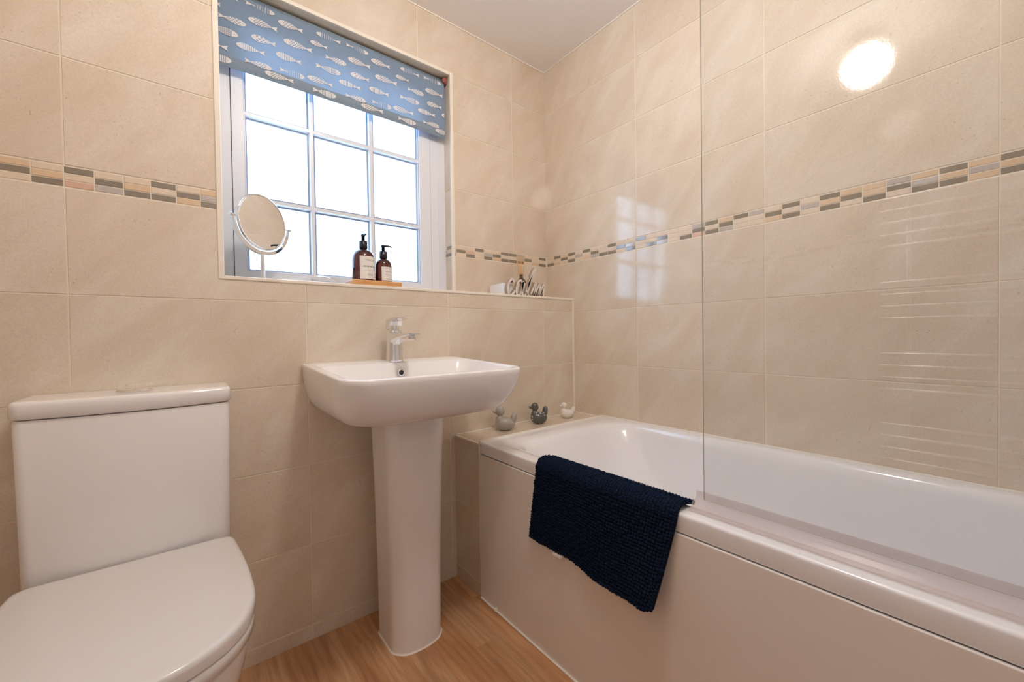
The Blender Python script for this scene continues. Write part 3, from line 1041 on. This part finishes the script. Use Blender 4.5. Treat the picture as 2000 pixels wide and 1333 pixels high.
rows = [ped(0.0, 0.0820 + 0.003, 1.129, 0.038, 1.277), ped(0.0035, 0.0820 + 0.0005, 1.132, 0.036, 1.275)]
loft(bm, rows, True, True)
part('sealant_bead', fix(bm), M_SEAL, sink, SO, False)
bm = bmesh.new()
lathe(bm, [(0.0115, 0.0), (0.0115, -0.0025), (0.0085, -0.0035), (0.0085, 0.004)], 20, (0.530, 1.2475, 0.8285), 'Y', cap0=False, cap1=False)
lathe(bm, [(0.0085, 0.0), (0.0001, 0.0)], 20, (0.530, 1.2465, 0.8285), 'Y', mi=1, cap0=False, cap1=False)
part('overflow', bm, [M_CHROME, M_DARK], sink, SO, False)
bm = bmesh.new()
lathe(bm, [(0.032, 0.0), (0.032, 0.002), (0.027, 0.004), (0.004, 0.0045)], 24, (SC, 1.07, 0.744))
part('drain', fix(bm), M_CHROME, sink, SO, False)
# tap
TXx, TY, TZ = 0.530, 1.300, 0.8625
bm = bmesh.new()
def tring(z, hw, yf, yb, r=0.012):
    return rrect(TXx - hw, TXx + hw, TY + yf, TY + yb, r, r, z, 5, 3)
loft(bm, [tring(TZ, 0.0275, -0.0285, 0.0265, 0.022), tring(TZ + 0.004, 0.0275, -0.0285, 0.0265, 0.022), tring(TZ + 0.0045, 0.0255, -0.0265, 0.025, 0.018),
          tring(TZ + 0.02, 0.0240, -0.025, 0.0235, 0.016), tring(TZ + 0.05, 0.0222, -0.024, 0.0225, 0.014), tring(TZ + 0.09, 0.0218, -0.024, 0.0220, 0.014),
          tring(TZ + 0.104, 0.0215, -0.023, 0.0215, 0.013)])
tap = part('tap', fix(bm), M_CHROME, sink, SO, True, 40)
# spout
def sub(name, bm, m, smooth=True, auto=None):
    o = link(name, bm, m, tap, smooth)
    if auto:
        shade_auto(o, auto)
    o.matrix_parent_inverse = Matrix.Identity(4)
    return o
bm = bmesh.new()
sp = []
for y, z0, z1, hw in ((-0.010, 0.050, 0.098, 0.0205), (-0.030, 0.060, 0.097, 0.0205), (-0.060, 0.071, 0.095, 0.0205), (-0.095, 0.079, 0.0935, 0.0205), (-0.140, 0.0845, 0.0925, 0.0205), (-0.160, 0.0875, 0.0922, 0.018)):
    c = min(hw, (z1 - z0) / 2) * 0.6
    sp.append([(TXx + a, TY + y, TZ + b) for a, b in ((-hw, z0 + c), (-hw + c, z0), (hw - c, z0), (hw, z0 + c), (hw, z1 - c * .4), (hw - c * .4, z1), (-hw + c * .4, z1), (-hw, z1 - c * .4))])
loft(bm, sp)
sub('spout', fix(bm), M_CHROME, True, 40)
bm = bmesh.new()
lathe(bm, [(0.0125, 0.0), (0.0135, 0.004), (0.0135, 0.012), (0.011, 0.014)], 20, (TXx, TY - 0.136, TZ + 0.0715))
sub('aerator', fix(bm), M_CHROME, True, 40)
bm = bmesh.new()
lathe(bm, [(0.0170, 0.0), (0.0170, 0.030)], 24, (TXx, TY - 0.001, TZ + 0.1045))
prof = [(0.0215, 0.1060), (0.0215, 0.1330), (0.017, 0.1395), (-0.010, 0.1420), (-0.045, 0.1440), (-0.090, 0.1450), (-0.124, 0.1435),
        (-0.124, 0.1412), (-0.085, 0.1410), (-0.050, 0.1375), (-0.028, 0.1330), (-0.0195, 0.1230), (-0.0165, 0.1180), (0.004, 0.1180), (0.006, 0.1060)]
def lw(y):
    return 0.0205 if y > -0.03 else 0.0205 - 0.006 * min(1, (-0.03 - y) / 0.1)
rows = [[bm.verts.new((TXx + s_ * lw(y), TY + y, TZ + z)) for y, z in prof] for s_ in (-1, 1)]
n_ = len(prof)
for i in range(n_):
    bm.faces.new((rows[0][i], rows[0][(i + 1) % n_], rows[1][(i + 1) % n_], rows[1][i]))
bm.faces.new(rows[0]); bm.faces.new(rows[1][::-1])
fix(bm)
lever = sub('tap_lever', bm, M_CHROME, False)
bv_ = lever.modifiers.new('soft_edges', 'BEVEL')
bv_.width = 0.0016
bv_.segments = 3
bv_.limit_method = 'ANGLE'
bv_.angle_limit = math.radians(12)
for p in lever.data.polygons:
    p.use_smooth = True
wn_ = lever.modifiers.new('normals', 'WEIGHTED_NORMAL')

# ------------------------------------------------------------------ bath
bath = thing('bathtub', (1.145, 0.35, 0), 'white built-in bath along the right wall with a plain side panel', 'bathtub')
BO = (1.145, 0.35, 0)
y0b, y1b = -0.505, 1.1995
bx1 = XR - 0.001
bm = bmesh.new()
def RR(x0, x1, a, b, rf, rb, z):
    return rrect(x0, x1, a, b, rf, rb, z, 10, 10)
loops = [RR(XP + 0.004, bx1, y0b, y1b, 0.006, 0.006, 0.5195), RR(XP + 0.001, bx1, y0b, y1b, 0.006, 0.006, 0.521), RR(XP, bx1, y0b, y1b, 0.007, 0.007, 0.525),
         RR(XP, bx1, y0b, y1b, 0.008, 0.008, ZB - 0.012), RR(XP, bx1, y0b, y1b, 0.008, 0.008, ZB - 0.0065), RR(XP + .0005, bx1, y0b, y1b, 0.008, 0.008, ZB - 0.0040), RR(XP + 0.0018, bx1, y0b + .001, y1b - .001, 0.008, 0.008, ZB - 0.0018),
         RR(XP + 0.0040, bx1 - .001, y0b + .003, y1b - .0015, 0.009, 0.009, ZB - .0004), RR(XP + 0.0065, bx1 - .0015, y0b + .005, y1b - .002, 0.010, 0.010, ZB), RR(XP + 0.010, bx1 - .002, y0b + .007, y1b - .004, 0.010, 0.010, ZB), RR(XP + 0.030, bx1 - .016, y0b + .04, y1b - .04, 0.03, 0.03, ZB + 0.0005),
         RR(XP + 0.052, bx1 - .034, y0b + .07, y1b - .085, 0.07, 0.10, ZB - 0.0005), RR(XP + 0.060, bx1 - .042, y0b + .08, y1b - .098, 0.08, 0.12, ZB - 0.006),
         RR(XP + 0.070, bx1 - .050, y0b + .09, y1b - .115, 0.09, 0.13, ZB - 0.030), RR(XP + 0.088, bx1 - .066, y0b + .10, y1b - .165, 0.10, 0.15, ZB - 0.12),
         RR(XP + 0.108, bx1 - .086, y0b + .115, y1b - .245, 0.11, 0.16, ZB - 0.24), RR(XP + 0.135, bx1 - .112, y0b + .14, y1b - .33, 0.12, 0.16, ZB - 0.335),
         RR(XP + 0.180, bx1 - .155, y0b + .20, y1b - .42, 0.10, 0.12, ZB - 0.370), RR(XP + 0.250, bx1 - .225, y0b + .30, y1b - .55, 0.06, 0.06, ZB - 0.374)]
loft(bm, loops, False, True)
part('tub', fix(bm), M_ACRYLIC, bath, BO, True, 60)
bm = bevel_box(XP - 0.0032, XP + 0.006, y0b, y1b - 0.002, 0.003, 0.5180, 0.0014)
part('side_panel', bm, M_PANEL, bath, BO, False)
bm = bevel_box(XP - 0.0085, XP - 0.0025, y0b, y1b, 0.0, 0.005, 0.0015)
lathe(bm, [(0.0055, 0), (0.0065, 0.004), (0.005, 0.010), (0.001, 0.0115)], 12, (XP - 0.008, 1.105, 0.003))
part('floor_sealant', fix(bm), M_SEAL, bath, BO, False)
bm = bevel_box(bx1 - 0.004, bx1 + 0.0005, y0b, y1b - 0.004, ZB - 0.001, ZB + 0.005, 0.0015)
part('wall_sealant', bm, M_SEAL, bath, BO, False)

# ------------------------------------------------------------------ shower screen
screen = thing('shower_screen', (0.846, -0.05, ZB), 'frameless clear glass shower screen standing on the bath rim', 'shower screen')
PO = (0.846, -0.05, ZB)
bm = bmesh.new()
gx, gy0, gy1 = 0.846, YN + 0.02, 0.414
fs = box(bm, gx - 0.0016, gx + 0.0016, gy0, gy1, 0.588, 1.99)
bmesh.ops.recalc_face_normals(bm, faces=bm.faces)
for f in bm.faces:
    if abs(f.normal.x) < 0.5:
        f.material_index = 1
part('glass_panel', bm, [M_SCREEN, M_GLASSEDGE], screen, PO, False)
bm = bmesh.new()
prof = [(0.862, 0.598), (0.8575, 0.596), (0.8555, 0.586), (0.850, 0.5835), (0.843, 0.5835), (0.8395, 0.581), (0.8335, 0.5735), (0.8235, 0.5665), (0.8228, 0.5655), (0.826, 0.5652), (0.836, 0.5695), (0.843, 0.5755), (0.852, 0.5775), (0.860, 0.5830), (0.8645, 0.592)]
ya, yb_ = gy0, 0.436
loops = [[(x, y, z) for x, z in prof] for y in (ya, yb_)]
loft(bm, loops)
part('seal_strip', fix(bm), M_SEALSTRIP, screen, PO, False)
bm = bmesh.new()
box(bm, gx - 0.012, gx + 0.012, YN + 0.001, YN + 0.035, 0.59, 1.99)
part('wall_profile', bm, M_CHROME, screen, PO, False)

# ------------------------------------------------------------------ navy bobble mat over the bath side
mat = thing('bath_mat', (XP, 0.68, ZB), 'navy blue bobbled bath mat hung over the side of the bath', 'bath mat')
MO = (XP, 0.68, ZB)
def mat_point(s, t):
    """s along the bath 0..1 from the window end; t down the outside: <0 inside the bath, 0 over the rim, 1 bottom edge"""
    ytop = 0.887 + (0.446 - 0.887) * s
    ybot = 0.918 + (0.484 - 0.918) * s
    wav = 0.004 * math.sin(s * 9)
    zb = 0.334 - 0.010 * sm((s - 0.45) / 0.2) + 0.010 * sm((s - 0.70) / 0.22) + 0.016 * max(0, (s - 0.93) / 0.07) ** 2
    H_ = 0.268
    if t <= 0:      # over the rim and in
        a = -t      # 0..1
        ang = min(a / 0.72, 1.0) * (PI / 2)
        x = XP - 0.008 + 0.028 * (1 - math.cos(ang))
        z = ZB - 0.012 + 0.026 * math.sin(ang)
        if a > 0.72:
            q = (a - 0.72) / 0.28
            x = XP + 0.020 + 0.048 * q
            z = ZB + 0.014 - 0.004 * q * q * 3
        return Vector((x, ytop, z))
    z = (ZB - 0.012) + (zb - ZB + 0.012) * t
    flare = 0.040 * sm((s - 0.58) / 0.42) * t ** 1.5 * (0.6 + 0.4 * math.sin(min(1, max(0, (s - 0.6) / 0.4)) * PI)) + 0.010 * math.sin(s * 7 + 0.5) ** 2 * t
    x = XP - 0.008 - flare
    y = ytop + (ybot - ytop) * t
    return Vector((x, y, z + wav * t))
def mat_normal(s, t):
    d = 0.01
    a = mat_point(min(s + d, 1), t) - mat_point(max(s - d, 0), t)
    b = mat_point(s, min(t + d, 1)) - mat_point(s, max(t - d, -1))
    n = a.cross(b)
    n.normalize()
    if n.x > 0 and t > 0:
        n = -n
    if t <= 0 and n.z < 0:
        n = -n
    return n
bm = bmesh.new()
NS, TT = 44, [-1 + i / 10 for i in range(10)] + [i / 24 for i in range(25)]
front = [[mat_point(i / NS, t) for i in range(NS + 1)] for t in TT]
back_ = [[mat_point(i / NS, t) - mat_normal(i / NS, t) * 0.004 for i in range(NS + 1)] for t in TT]
fv = [[bm.verts.new(p) for p in r] for r in front]
bv = [[bm.verts.new(p) for p in r] for r in back_]
for G, fl in ((fv, False), (bv, True)):
    for a, b in zip(G, G[1:]):
        for i in range(NS):
            bm.faces.new((a[i], a[i + 1], b[i + 1], b[i]) if not fl else (a[i], b[i], b[i + 1], a[i + 1]))
nr = len(TT) - 1
for i in range(NS):
    bm.faces.new((fv[0][i], bv[0][i], bv[0][i + 1], fv[0][i + 1]))
    bm.faces.new((fv[nr][i], fv[nr][i + 1], bv[nr][i + 1], bv[nr][i]))
for j in range(nr):
    bm.faces.new((fv[j][0], fv[j + 1][0], bv[j + 1][0], bv[j][0]))
    bm.faces.new((fv[j][NS], bv[j][NS], bv[j + 1][NS], fv[j + 1][NS]))
part('mat_backing', fix(bm), M_NAVY, mat, MO, True)
# bobbles
ico = bmesh.new()
bmesh.ops.create_icosphere(ico, subdivisions=1, radius=1.0)
iv = [v.co.copy() for v in ico.verts]
ifc = [[v.index for v in f.verts] for f in ico.faces]
ico.free()
bm = bmesh.new()
rb = random.Random(5)
nS = 54
tl = [-1 + i / 12 for i in range(12)] + [i / 27 for i in range(28)]
for j, t in enumerate(tl):
    for i in range(nS):
        s = (i + 0.5 + (0.0 if j % 2 else 0.0)) / nS
        tt = t if t < 0 else min(0.985, t)
        p = mat_point(s, tt) + mat_normal(s, tt) * 0.0025
        k = 0.0050 * rb.uniform(0.88, 1.12)
        j3 = Vector((rb.uniform(-1, 1), rb.uniform(-1, 1), rb.uniform(-1, 1))) * 0.0008
        vs = [bm.verts.new(p + j3 + c * k) for c in iv]
        for f in ifc:
            bm.faces.new([vs[q] for q in f])
pile = part('mat_pile', fix(bm), M_NAVY, mat, MO, True)
pile['kind'] = 'stuff'
bm = bmesh.new()
for s0, s1 in ((0.255, 0.315),):
    a, b = mat_point(s0, 1.0), mat_point(s1, 1.0)
    n = Vector((-1, 0, 0)) * 0.0095
    a, b = a + Vector((0, 0, -0.003)), b + Vector((0, 0, -0.003))
    vs = [bm.verts.new(p) for p in (a + n, b + n, b + n + Vector((0, 0, -0.006)), a + n + Vector((0, 0, -0.006)), a, b, b + Vector((0, 0, -0.006)), a + Vector((0, 0, -0.006)))]
    for q in ((0, 1, 2, 3), (4, 7, 6, 5), (0, 4, 5, 1), (1, 5, 6, 2), (2, 6, 7, 3), (3, 7, 4, 0)):
        bm.faces.new([vs[k] for k in q])
lb = part('care_label', fix(bm), M_WHITE, mat, MO, False)
lb['label'] = 'small white care label'

# ------------------------------------------------------------------ ducks
def ell(bm, c, r, rot=0.0, n=16, m=10, tilt=0.0):
    T = Matrix.Translation(c) @ Matrix.Rotation(rot, 4, 'Z') @ Matrix.Rotation(tilt, 4, 'Y') @ Matrix.Diagonal((*r, 1))
    bmesh.ops.create_uvsphere(bm, u_segments=n, v_segments=m, radius=1.0, matrix=T)
def duck(loc, sc, m, label, rotz, sx=1.0, tail='up', name='ceramic_duck'):
    """beak towards -x"""
    bm = bmesh.new()
    ell(bm, (0, 0, 0.026), (0.040, 0.027, 0.027), n=24, m=16)
    ell(bm, (-0.020, 0, 0.036), (0.019, 0.019, 0.026), n=20, m=12)
    ell(bm, (-0.019, 0, 0.075), (0.0185, 0.0175, 0.0195), n=20, m=14)
    if tail == 'up':
        ell(bm, (0.033, 0, 0.044), (0.013, 0.015, 0.026), n=16, m=12, tilt=0.35)
    else:
        ell(bm, (0.030, 0, 0.054), (0.0135, 0.016, 0.024), n=16, m=12, tilt=0.15)
    # beak: upper and lower bill
    ell(bm, (-0.040, 0, 0.0735), (0.011, 0.009, 0.0042), n=12, m=8, tilt=0.30)
    ell(bm, (-0.038, 0, 0.0695), (0.009, 0.0075, 0.003), n=12, m=8, tilt=0.1)
    for v in bm.verts:
        v.co *= sc
        v.co.x *= sx
        if v.co.z < 0.0008:
            v.co.z = 0.0
    o = link(name, bm, m, None, True)
    rm = o.modifiers.new('blend', 'REMESH')
    rm.mode = 'VOXEL'
    rm.voxel_size = 0.0013
    rm.use_smooth_shade = True
    smo = o.modifiers.new('soften', 'SMOOTH')
    smo.iterations = 6
    smo.factor = 0.5
    o.location = loc
    o.rotation_euler = (0, 0, rotz)
    tag(o, label, 'ornament', 'ceramic ducks on the ledge behind the bath')
    return o
duck((0.994, 1.302, LZ), 1.06, M_DUCKGREY, 'plain light grey ceramic duck nearest the wash basin, largest of the three', -0.62, 0.98)
duck((1.181, 1.302, LZ), 0.99, M_DUCKDOT, 'dark grey ceramic duck with pale spots, middle of the three', -0.55, 0.93, 'round')
duck((1.356, 1.300, LZ), 0.80, M_DUCKWHITE, 'small white ceramic duck nearest the right-hand wall corner', -0.60, 0.98)

# ------------------------------------------------------------------ things on the window ledge
# wooden board
board_top = 1.143
b_ = bevel_box(0.430, 0.606, 1.399, 1.482, ZL, board_top, 0.003)
tray = tag(link('wooden_board', b_, M_BAMBOO), 'small light wooden board under the two pump bottles', 'board')

def pump_bottle(loc, r, hb, hs, cap_r, cap_h, stem_h, label, name, zl0, zl1, txt, rotz, noz):
    t = thing(name, loc, label, 'bottle', None, rotz)
    bm = bmesh.new()
    prof = [(r * 0.9, 0.0), (r, 0.003), (r, hb)]
    for i in range(1, 9):
        a = i / 8 * PI / 2
        prof.append((cap_r * 0.75 + (r - cap_r * 0.75) * math.cos(a), hb + hs * math.sin(a)))
    prof.append((cap_r * 0.75, hb + hs + 0.003))
    lathe(bm, prof, 40)
    link('bottle_body', fix(bm), M_AMBER, t, True)
    z0 = hb + hs + 0.001
    bm = bmesh.new()
    lathe(bm, [(cap_r * 0.8, z0), (cap_r, z0 + 0.004), (cap_r, z0 + cap_h), (cap_r * 0.85, z0 + cap_h + 0.001)], 28)
    link('cap', fix(bm), M_BLACK, t, True)
    z1 = z0 + cap_h
    bm = bmesh.new()
    lathe(bm, [(cap_r * 0.42, z1), (cap_r * 0.42, z1 + stem_h), (cap_r * 0.50, z1 + stem_h), (cap_r * 0.5, z1 + stem_h + 0.006), (cap_r * 0.3, z1 + stem_h + 0.008)], 20)
    d = Vector((math.cos(noz), math.sin(noz), 0))
    zz = z1 + stem_h + 0.004
    tube(bm, [Vector((0, 0, zz)), Vector((0, 0, zz)) + d * 0.018, Vector((0, 0, zz - 0.001)) + d * 0.026, Vector((0, 0, zz - 0.005)) + d * 0.030], [0.004, 0.0035, 0.003, 0.0025], 10)
    link('pump', fix(bm), M_BLACK, t, True)
    # paper label wrapped round the front, with its printed lines
    bm = bmesh.new()
    R = r + 0.0004
    a0, a1 = -PI / 2 - 0.95, -PI / 2 + 0.95
    n = 24
    rows = [[bm.verts.new((R * math.cos(a0 + (a1 - a0) * i / n), R * math.sin(a0 + (a1 - a0) * i / n), z)) for i in range(n + 1)] for z in (zl0, zl1)]
    for i in range(n):
        bm.faces.new((rows[0][i], rows[0][i + 1], rows[1][i + 1], rows[1][i]))
    H = zl1 - zl0
    def line(zf, w, h, mi, x0=0.0):
        z = zl0 + zf * H
        k = 12
        Rr = R + 0.0003
        vs = [[bm.verts.new((Rr * math.cos(-PI / 2 + (x0 + w * (i / k - .5)) / Rr), Rr * math.sin(-PI / 2 + (x0 + w * (i / k - .5)) / Rr), zz_)) for i in range(k + 1)] for zz_ in (z, z + h)]
        for i in range(k):
            f = bm.faces.new((vs[0][i], vs[0][i + 1], vs[1][i + 1], vs[1][i])); f.material_index = mi
    for zf, w, h, mi in txt[1]:
        line(zf, w, h, mi)
    # the name of the product, too small to read: a row of upright strokes
    zf, w, h, k = txt[0]
    for i in range(k):
        if i % 5 != 4:
            line(zf, w / k * 0.55, h * (0.8 + 0.2 * (i % 2)), 1, -w / 2 + w * (i + 0.5) / k)
    link('label', bm, [M_LABEL, M_INK, M_INK2], t, False)
    return t
pump_bottle((0.4815, 1.441, board_top), 0.0385, 0.071, 0.040, 0.0145, 0.028, 0.018,
            'larger amber pump bottle with a cream label, on the wooden board', 'soap_bottle', 0.004, 0.083,
            ((0.52, 0.050, 0.0048, 22), [(0.84, 0.040, 0.0007, 1), (0.80, 0.030, 0.0007, 1), (0.38, 0.044, 0.0007, 2), (0.20, 0.024, 0.0007, 1), (0.16, 0.016, 0.0007, 1)]), 0.30, -1.9)
pump_bottle((0.553, 1.441, board_top), 0.0292, 0.057, 0.027, 0.0140, 0.027, 0.017,
            'smaller amber pump bottle with a cream label, right of the larger one', 'soap_bottle', 0.004, 0.054,
            ((0.62, 0.030, 0.0020, 18), [(0.88, 0.030, 0.0006, 1), (0.42, 0.034, 0.0006, 1), (0.27, 0.022, 0.0006, 1), (0.10, 0.026, 0.0006, 1)]), 0.36, -0.75)

# round swivel mirror on a stand
mc = Vector((0.178, 1.462, 1.305))
axis = Vector((0.822, 0.570, 0)).normalized()
nh = Vector((0.570, -0.822, 0)).normalized()
mir = thing('shaving_mirror', (mc.x, mc.y, ZL), 'round chrome swivel mirror on a stand in front of the window', 'mirror')
KO = (mc.x, mc.y, ZL)
tt = math.radians(-1.0)
mn = (nh * math.cos(tt) - Vector((0, 0, 1)) * math.sin(tt)).normalized()
mu_ = axis.cross(mn).normalized()
if mu_.z < 0:
    mu_ = -mu_
def mdisc(bm, prof, mi=0, n=48):
    loops = []
    for r, h in prof:
        loops.append([mc + (axis * math.cos(2 * PI * i / n) + mu_ * math.sin(2 * PI * i / n)) * r + mn * h for i in range(n)])
    loft(bm, loops, False, False, mi)
MR = 0.0835
bm = bmesh.new()
mdisc(bm, [(0.0001, 0.0045), (MR - 0.003, 0.0045)])
mdisc(bm, [(MR - 0.003, -0.0045), (0.0001, -0.0045)])
M_MIRROR = simple('mirror_silver', (0.93, 0.92, 0.91), 0.01, metal=1.0)
part('mirror_glass', bm, M_MIRROR, mir, KO, False)
bm = bmesh.new()
mdisc(bm, [(MR - 0.0035, 0.0048), (MR - 0.001, 0.0065), (MR + 0.0025, 0.004), (MR + 0.0032, 0.0), (MR + 0.0025, -0.004), (MR - 0.001, -0.0065), (MR - 0.0035, -0.0048)])
part('mirror_rim', fix(bm), M_CHROME, mir, KO, True)
bm = bmesh.new()
yr = 0.0985
# yoke: half ring below the mirror, flat band
band = []
for i in range(33):
    a = PI + PI * i / 32
    d = axis * math.cos(a) + Vector((0, 0, 1)) * math.sin(a)
    w = nh * 0.0045
    q = 0.002 + 0.008 * abs(math.sin(a))
    band.append([mc + d * (yr - q) - w, mc + d * (yr + 0.0012) - w, mc + d * (yr + 0.0012) + w, mc + d * (yr - q) + w])
loft(bm, band)
part('yoke', fix(bm), M_CHROME, mir, KO, True, 40)
for s in (-1, 1):
    bm = bmesh.new()
    tube(bm, [mc + axis * s * (MR + 0.001), mc + axis * s * (yr + 0.007)], 0.0030, 12)
    tube(bm, [mc + axis * s * (yr + 0.0015), mc + axis * s * (yr + 0.008)], 0.0050, 12)
    part('pivot_screw', fix(bm), M_CHROME, mir, KO, True, 40)
bm = bmesh.new()
lathe(bm, [(0.0058, 0.006), (0.0058, mc.z - yr - ZL + 0.001)], 16, (mc.x, mc.y, ZL))
part('stem', fix(bm), M_CHROME, mir, KO, True, 40)
bm = bmesh.new()
lathe(bm, [(0.046, 0.0), (0.046, 0.003), (0.042, 0.006), (0.008, 0.010)], 32, (mc.x, mc.y, ZL))
part('stand_base', fix(bm), M_CHROME, mir, KO, True, 40)

# lettering sign: calm
sign = thing('calm_sign', (1.22, 1.435, ZL), 'whitewashed wooden cut-out sign of the word calm on the ledge', 'sign')
GO = (1.22, 1.435, ZL)
SYa, SYb = 1.425, 1.443
def stroke(bm, pts, w0, w1=None, n=6):
    P = spline([Vector((x, 0, z)) for x, z in pts], n)
    m_ = len(P)
    w1 = w1 or w0
    loops = []
    for i, p in enumerate(P):
        d = (P[min(i + 1, m_ - 1)] - P[max(i - 1, 0)]).normalized()
        nn = Vector((-d.z, 0, d.x))
        w = (w0 + (w1 - w0) * i / (m_ - 1)) / 2
        loops.append([Vector((p.x, SYa, p.z)) + nn * w, Vector((p.x, SYa, p.z)) - nn * w, Vector((p.x, SYb, p.z)) - nn * w, Vector((p.x, SYb, p.z)) + nn * w])
    rows = [[bm.verts.new(q) for q in lp] for lp in loops]
    for a, b in zip(rows, rows[1:]):
        for i in range(4):
            f = bm.faces.new((a[i], a[(i + 1) % 4], b[(i + 1) % 4], b[i]))
            f.material_index = 0 if i in (0, 2) else 1
    for r_ in (rows[0], rows[-1]):
        f = bm.faces.new(r_); f.material_index = 1
z = ZL
# c
bm = bmesh.new()
stroke(bm, [(1.152, z + .064), (1.150, z + .074), (1.140, z + .078), (1.126, z + .066), (1.117, z + .042), (1.117, z + .018), (1.127, z + .006), (1.142, z + .010), (1.158, z + .028)], 0.010)
part('letter_c', fix(bm), [M_SIGN, M_SIGNSIDE], sign, GO, False)
bm = bmesh.new()
stroke(bm, [(1.205, z + .066), (1.193, z + .076), (1.178, z + .068), (1.168, z + .042), (1.166, z + .018), (1.176, z + .006), (1.190, z + .016), (1.200, z + .040), (1.208, z + .070)], 0.010)
stroke(bm, [(1.209, z + .074), (1.201, z + .036), (1.203, z + .012), (1.214, z + .006), (1.226, z + .022)], 0.009)
part('letter_a', fix(bm), [M_SIGN, M_SIGNSIDE], sign, GO, False)
bm = bmesh.new()
stroke(bm, [(1.222, z + .018), (1.244, z + .066), (1.270, z + .108), (1.286, z + .134), (1.284, z + .140), (1.276, z + .134), (1.255, z + .094), (1.239, z + .050), (1.235, z + .018), (1.242, z + .005), (1.254, z + .014)], 0.009)
part('letter_l', fix(bm), [M_SIGN, M_SIGNSIDE], sign, GO, False)
bm = bmesh.new()
stroke(bm, [(1.250, z + .010), (1.270, z + .046), (1.282, z + .070), (1.286, z + .062), (1.272, z + .004)], 0.0095)
stroke(bm, [(1.273, z + .006), (1.292, z + .040), (1.307, z + .066), (1.313, z + .060), (1.300, z + .004)], 0.0095)
stroke(bm, [(1.301, z + .006), (1.318, z + .038), (1.332, z + .062), (1.340, z + .056), (1.332, z + .022), (1.340, z + .005), (1.360, z + .012)], 0.009)
part('letter_m', fix(bm), [M_SIGN, M_SIGNSIDE], sign, GO, False)
bm = bmesh.new()
stroke(bm, [(1.112, z + 0.003), (1.24, z + 0.003), (1.362, z + 0.003)], 0.006)
part('sign_base', fix(bm), [M_SIGN, M_SIGNSIDE], sign, GO, False)

# reed diffuser
dif = thing('reed_diffuser', (1.262, 1.505, ZL), 'brown glass reed diffuser with thin wooden reeds behind the sign', 'diffuser')
bm = bmesh.new()
lathe(bm, [(0.022, 0), (0.024, 0.003), (0.0245, 0.074), (0.0225, 0.086), (0.015, 0.096), (0.0085, 0.101), (0.0085, 0.118), (0.007, 0.119)], 28)
link('diffuser_bottle', fix(bm), M_AMBER_DK, dif, True)
bm = bmesh.new()
lathe(bm, [(0.0250, 0.026), (0.0250, 0.076)], 32, cap0=False, cap1=False)
lb = link('label', fix(bm), M_LABEL, dif, True); lb['label'] = 'white paper label'
for (dx, dy) in ((-0.023, 0.004), (-0.014, -0.008), (0.010, 0.006), (0.021, -0.004), (0.004, 0.014), (-0.019, 0.012)):
    bm = bmesh.new()
    tube(bm, [(dx * -0.2, dy * -0.2, 0.010), (dx, dy, 0.212)], 0.0016, 6)
    link('reed', bm, M_REED, dif, True)

# small white box
wb_ = bevel_box(1.106, 1.160, 1.447, 1.550, ZL, 1.181, 0.002)
tag(link('white_box', wb_, M_WHITE), 'small plain white box at the left end of the calm sign', 'box')

# ------------------------------------------------------------------ ceiling lamp, out of the picture but reflected in it
lamp = thing('ceiling_light', (0.465, 0.446, ZC), 'round opal glass ceiling light, lit, reflected in the right wall tiles', 'ceiling light')
bm = bmesh.new()
lathe(bm, [(0.062, 0.0), (0.062, -0.020), (0.045, -0.028), (0.045, -0.066), (0.052, -0.070), (0.052, -0.078)], 40)
link('lamp_base', fix(bm), M_CHROME, lamp, True)
bm = bmesh.new()
prof = []
for i in range(0, 17):
    a = math.radians(52) - math.radians(142) * i / 16
    prof.append((0.083 * math.cos(a) if i < 16 else 0.001, -0.142 + 0.083 * math.sin(a)))
lathe(bm, prof, 40)
link('lamp_shade', fix(bm), M_LAMP, lamp, True)

# ------------------------------------------------------------------ chrome towel radiator on the left wall, seen as a reflection in the screen
RX = -0.560
rad = thing('towel_radiator', (RX, 0.08, 0.25), 'chrome ladder towel radiator on the left wall, reflected in the shower screen', 'towel radiator')
RO = (RX, 0.08, 0.25)
for y in (-0.15, 0.27):
    bm = bmesh.new()
    tube(bm, [(RX, y, 0.26), (RX, y, 1.56)], 0.012, 16)
    part('upright', fix(bm), M_CHROME, rad, RO, True, 40)
zs = [1.522, 1.473, 1.425, 1.376, 1.327, 1.280, 1.134, 1.085, 1.036, 0.988, 0.844, 0.795, 0.747, 0.699, 0.556, 0.507, 0.458, 0.410]
for zz in zs:
    bm = bmesh.new()
    tube(bm, [(RX + 0.020, -0.20, zz), (RX + 0.020, 0.08, zz), (RX + 0.020, 0.352, zz)], 0.0105, 12)
    part('rail', fix(bm), M_RAIL, rad, RO, True, 40)
for y, zz in ((-0.15, 0.4), (-0.15, 1.42), (0.27, 0.4), (0.27, 1.42)):
    bm = bmesh.new()
    tube(bm, [(RX, y, zz), (XL + 0.0005, y, zz)], 0.008, 10)
    part('wall_bracket', fix(bm), M_CHROME, rad, RO, True, 40)
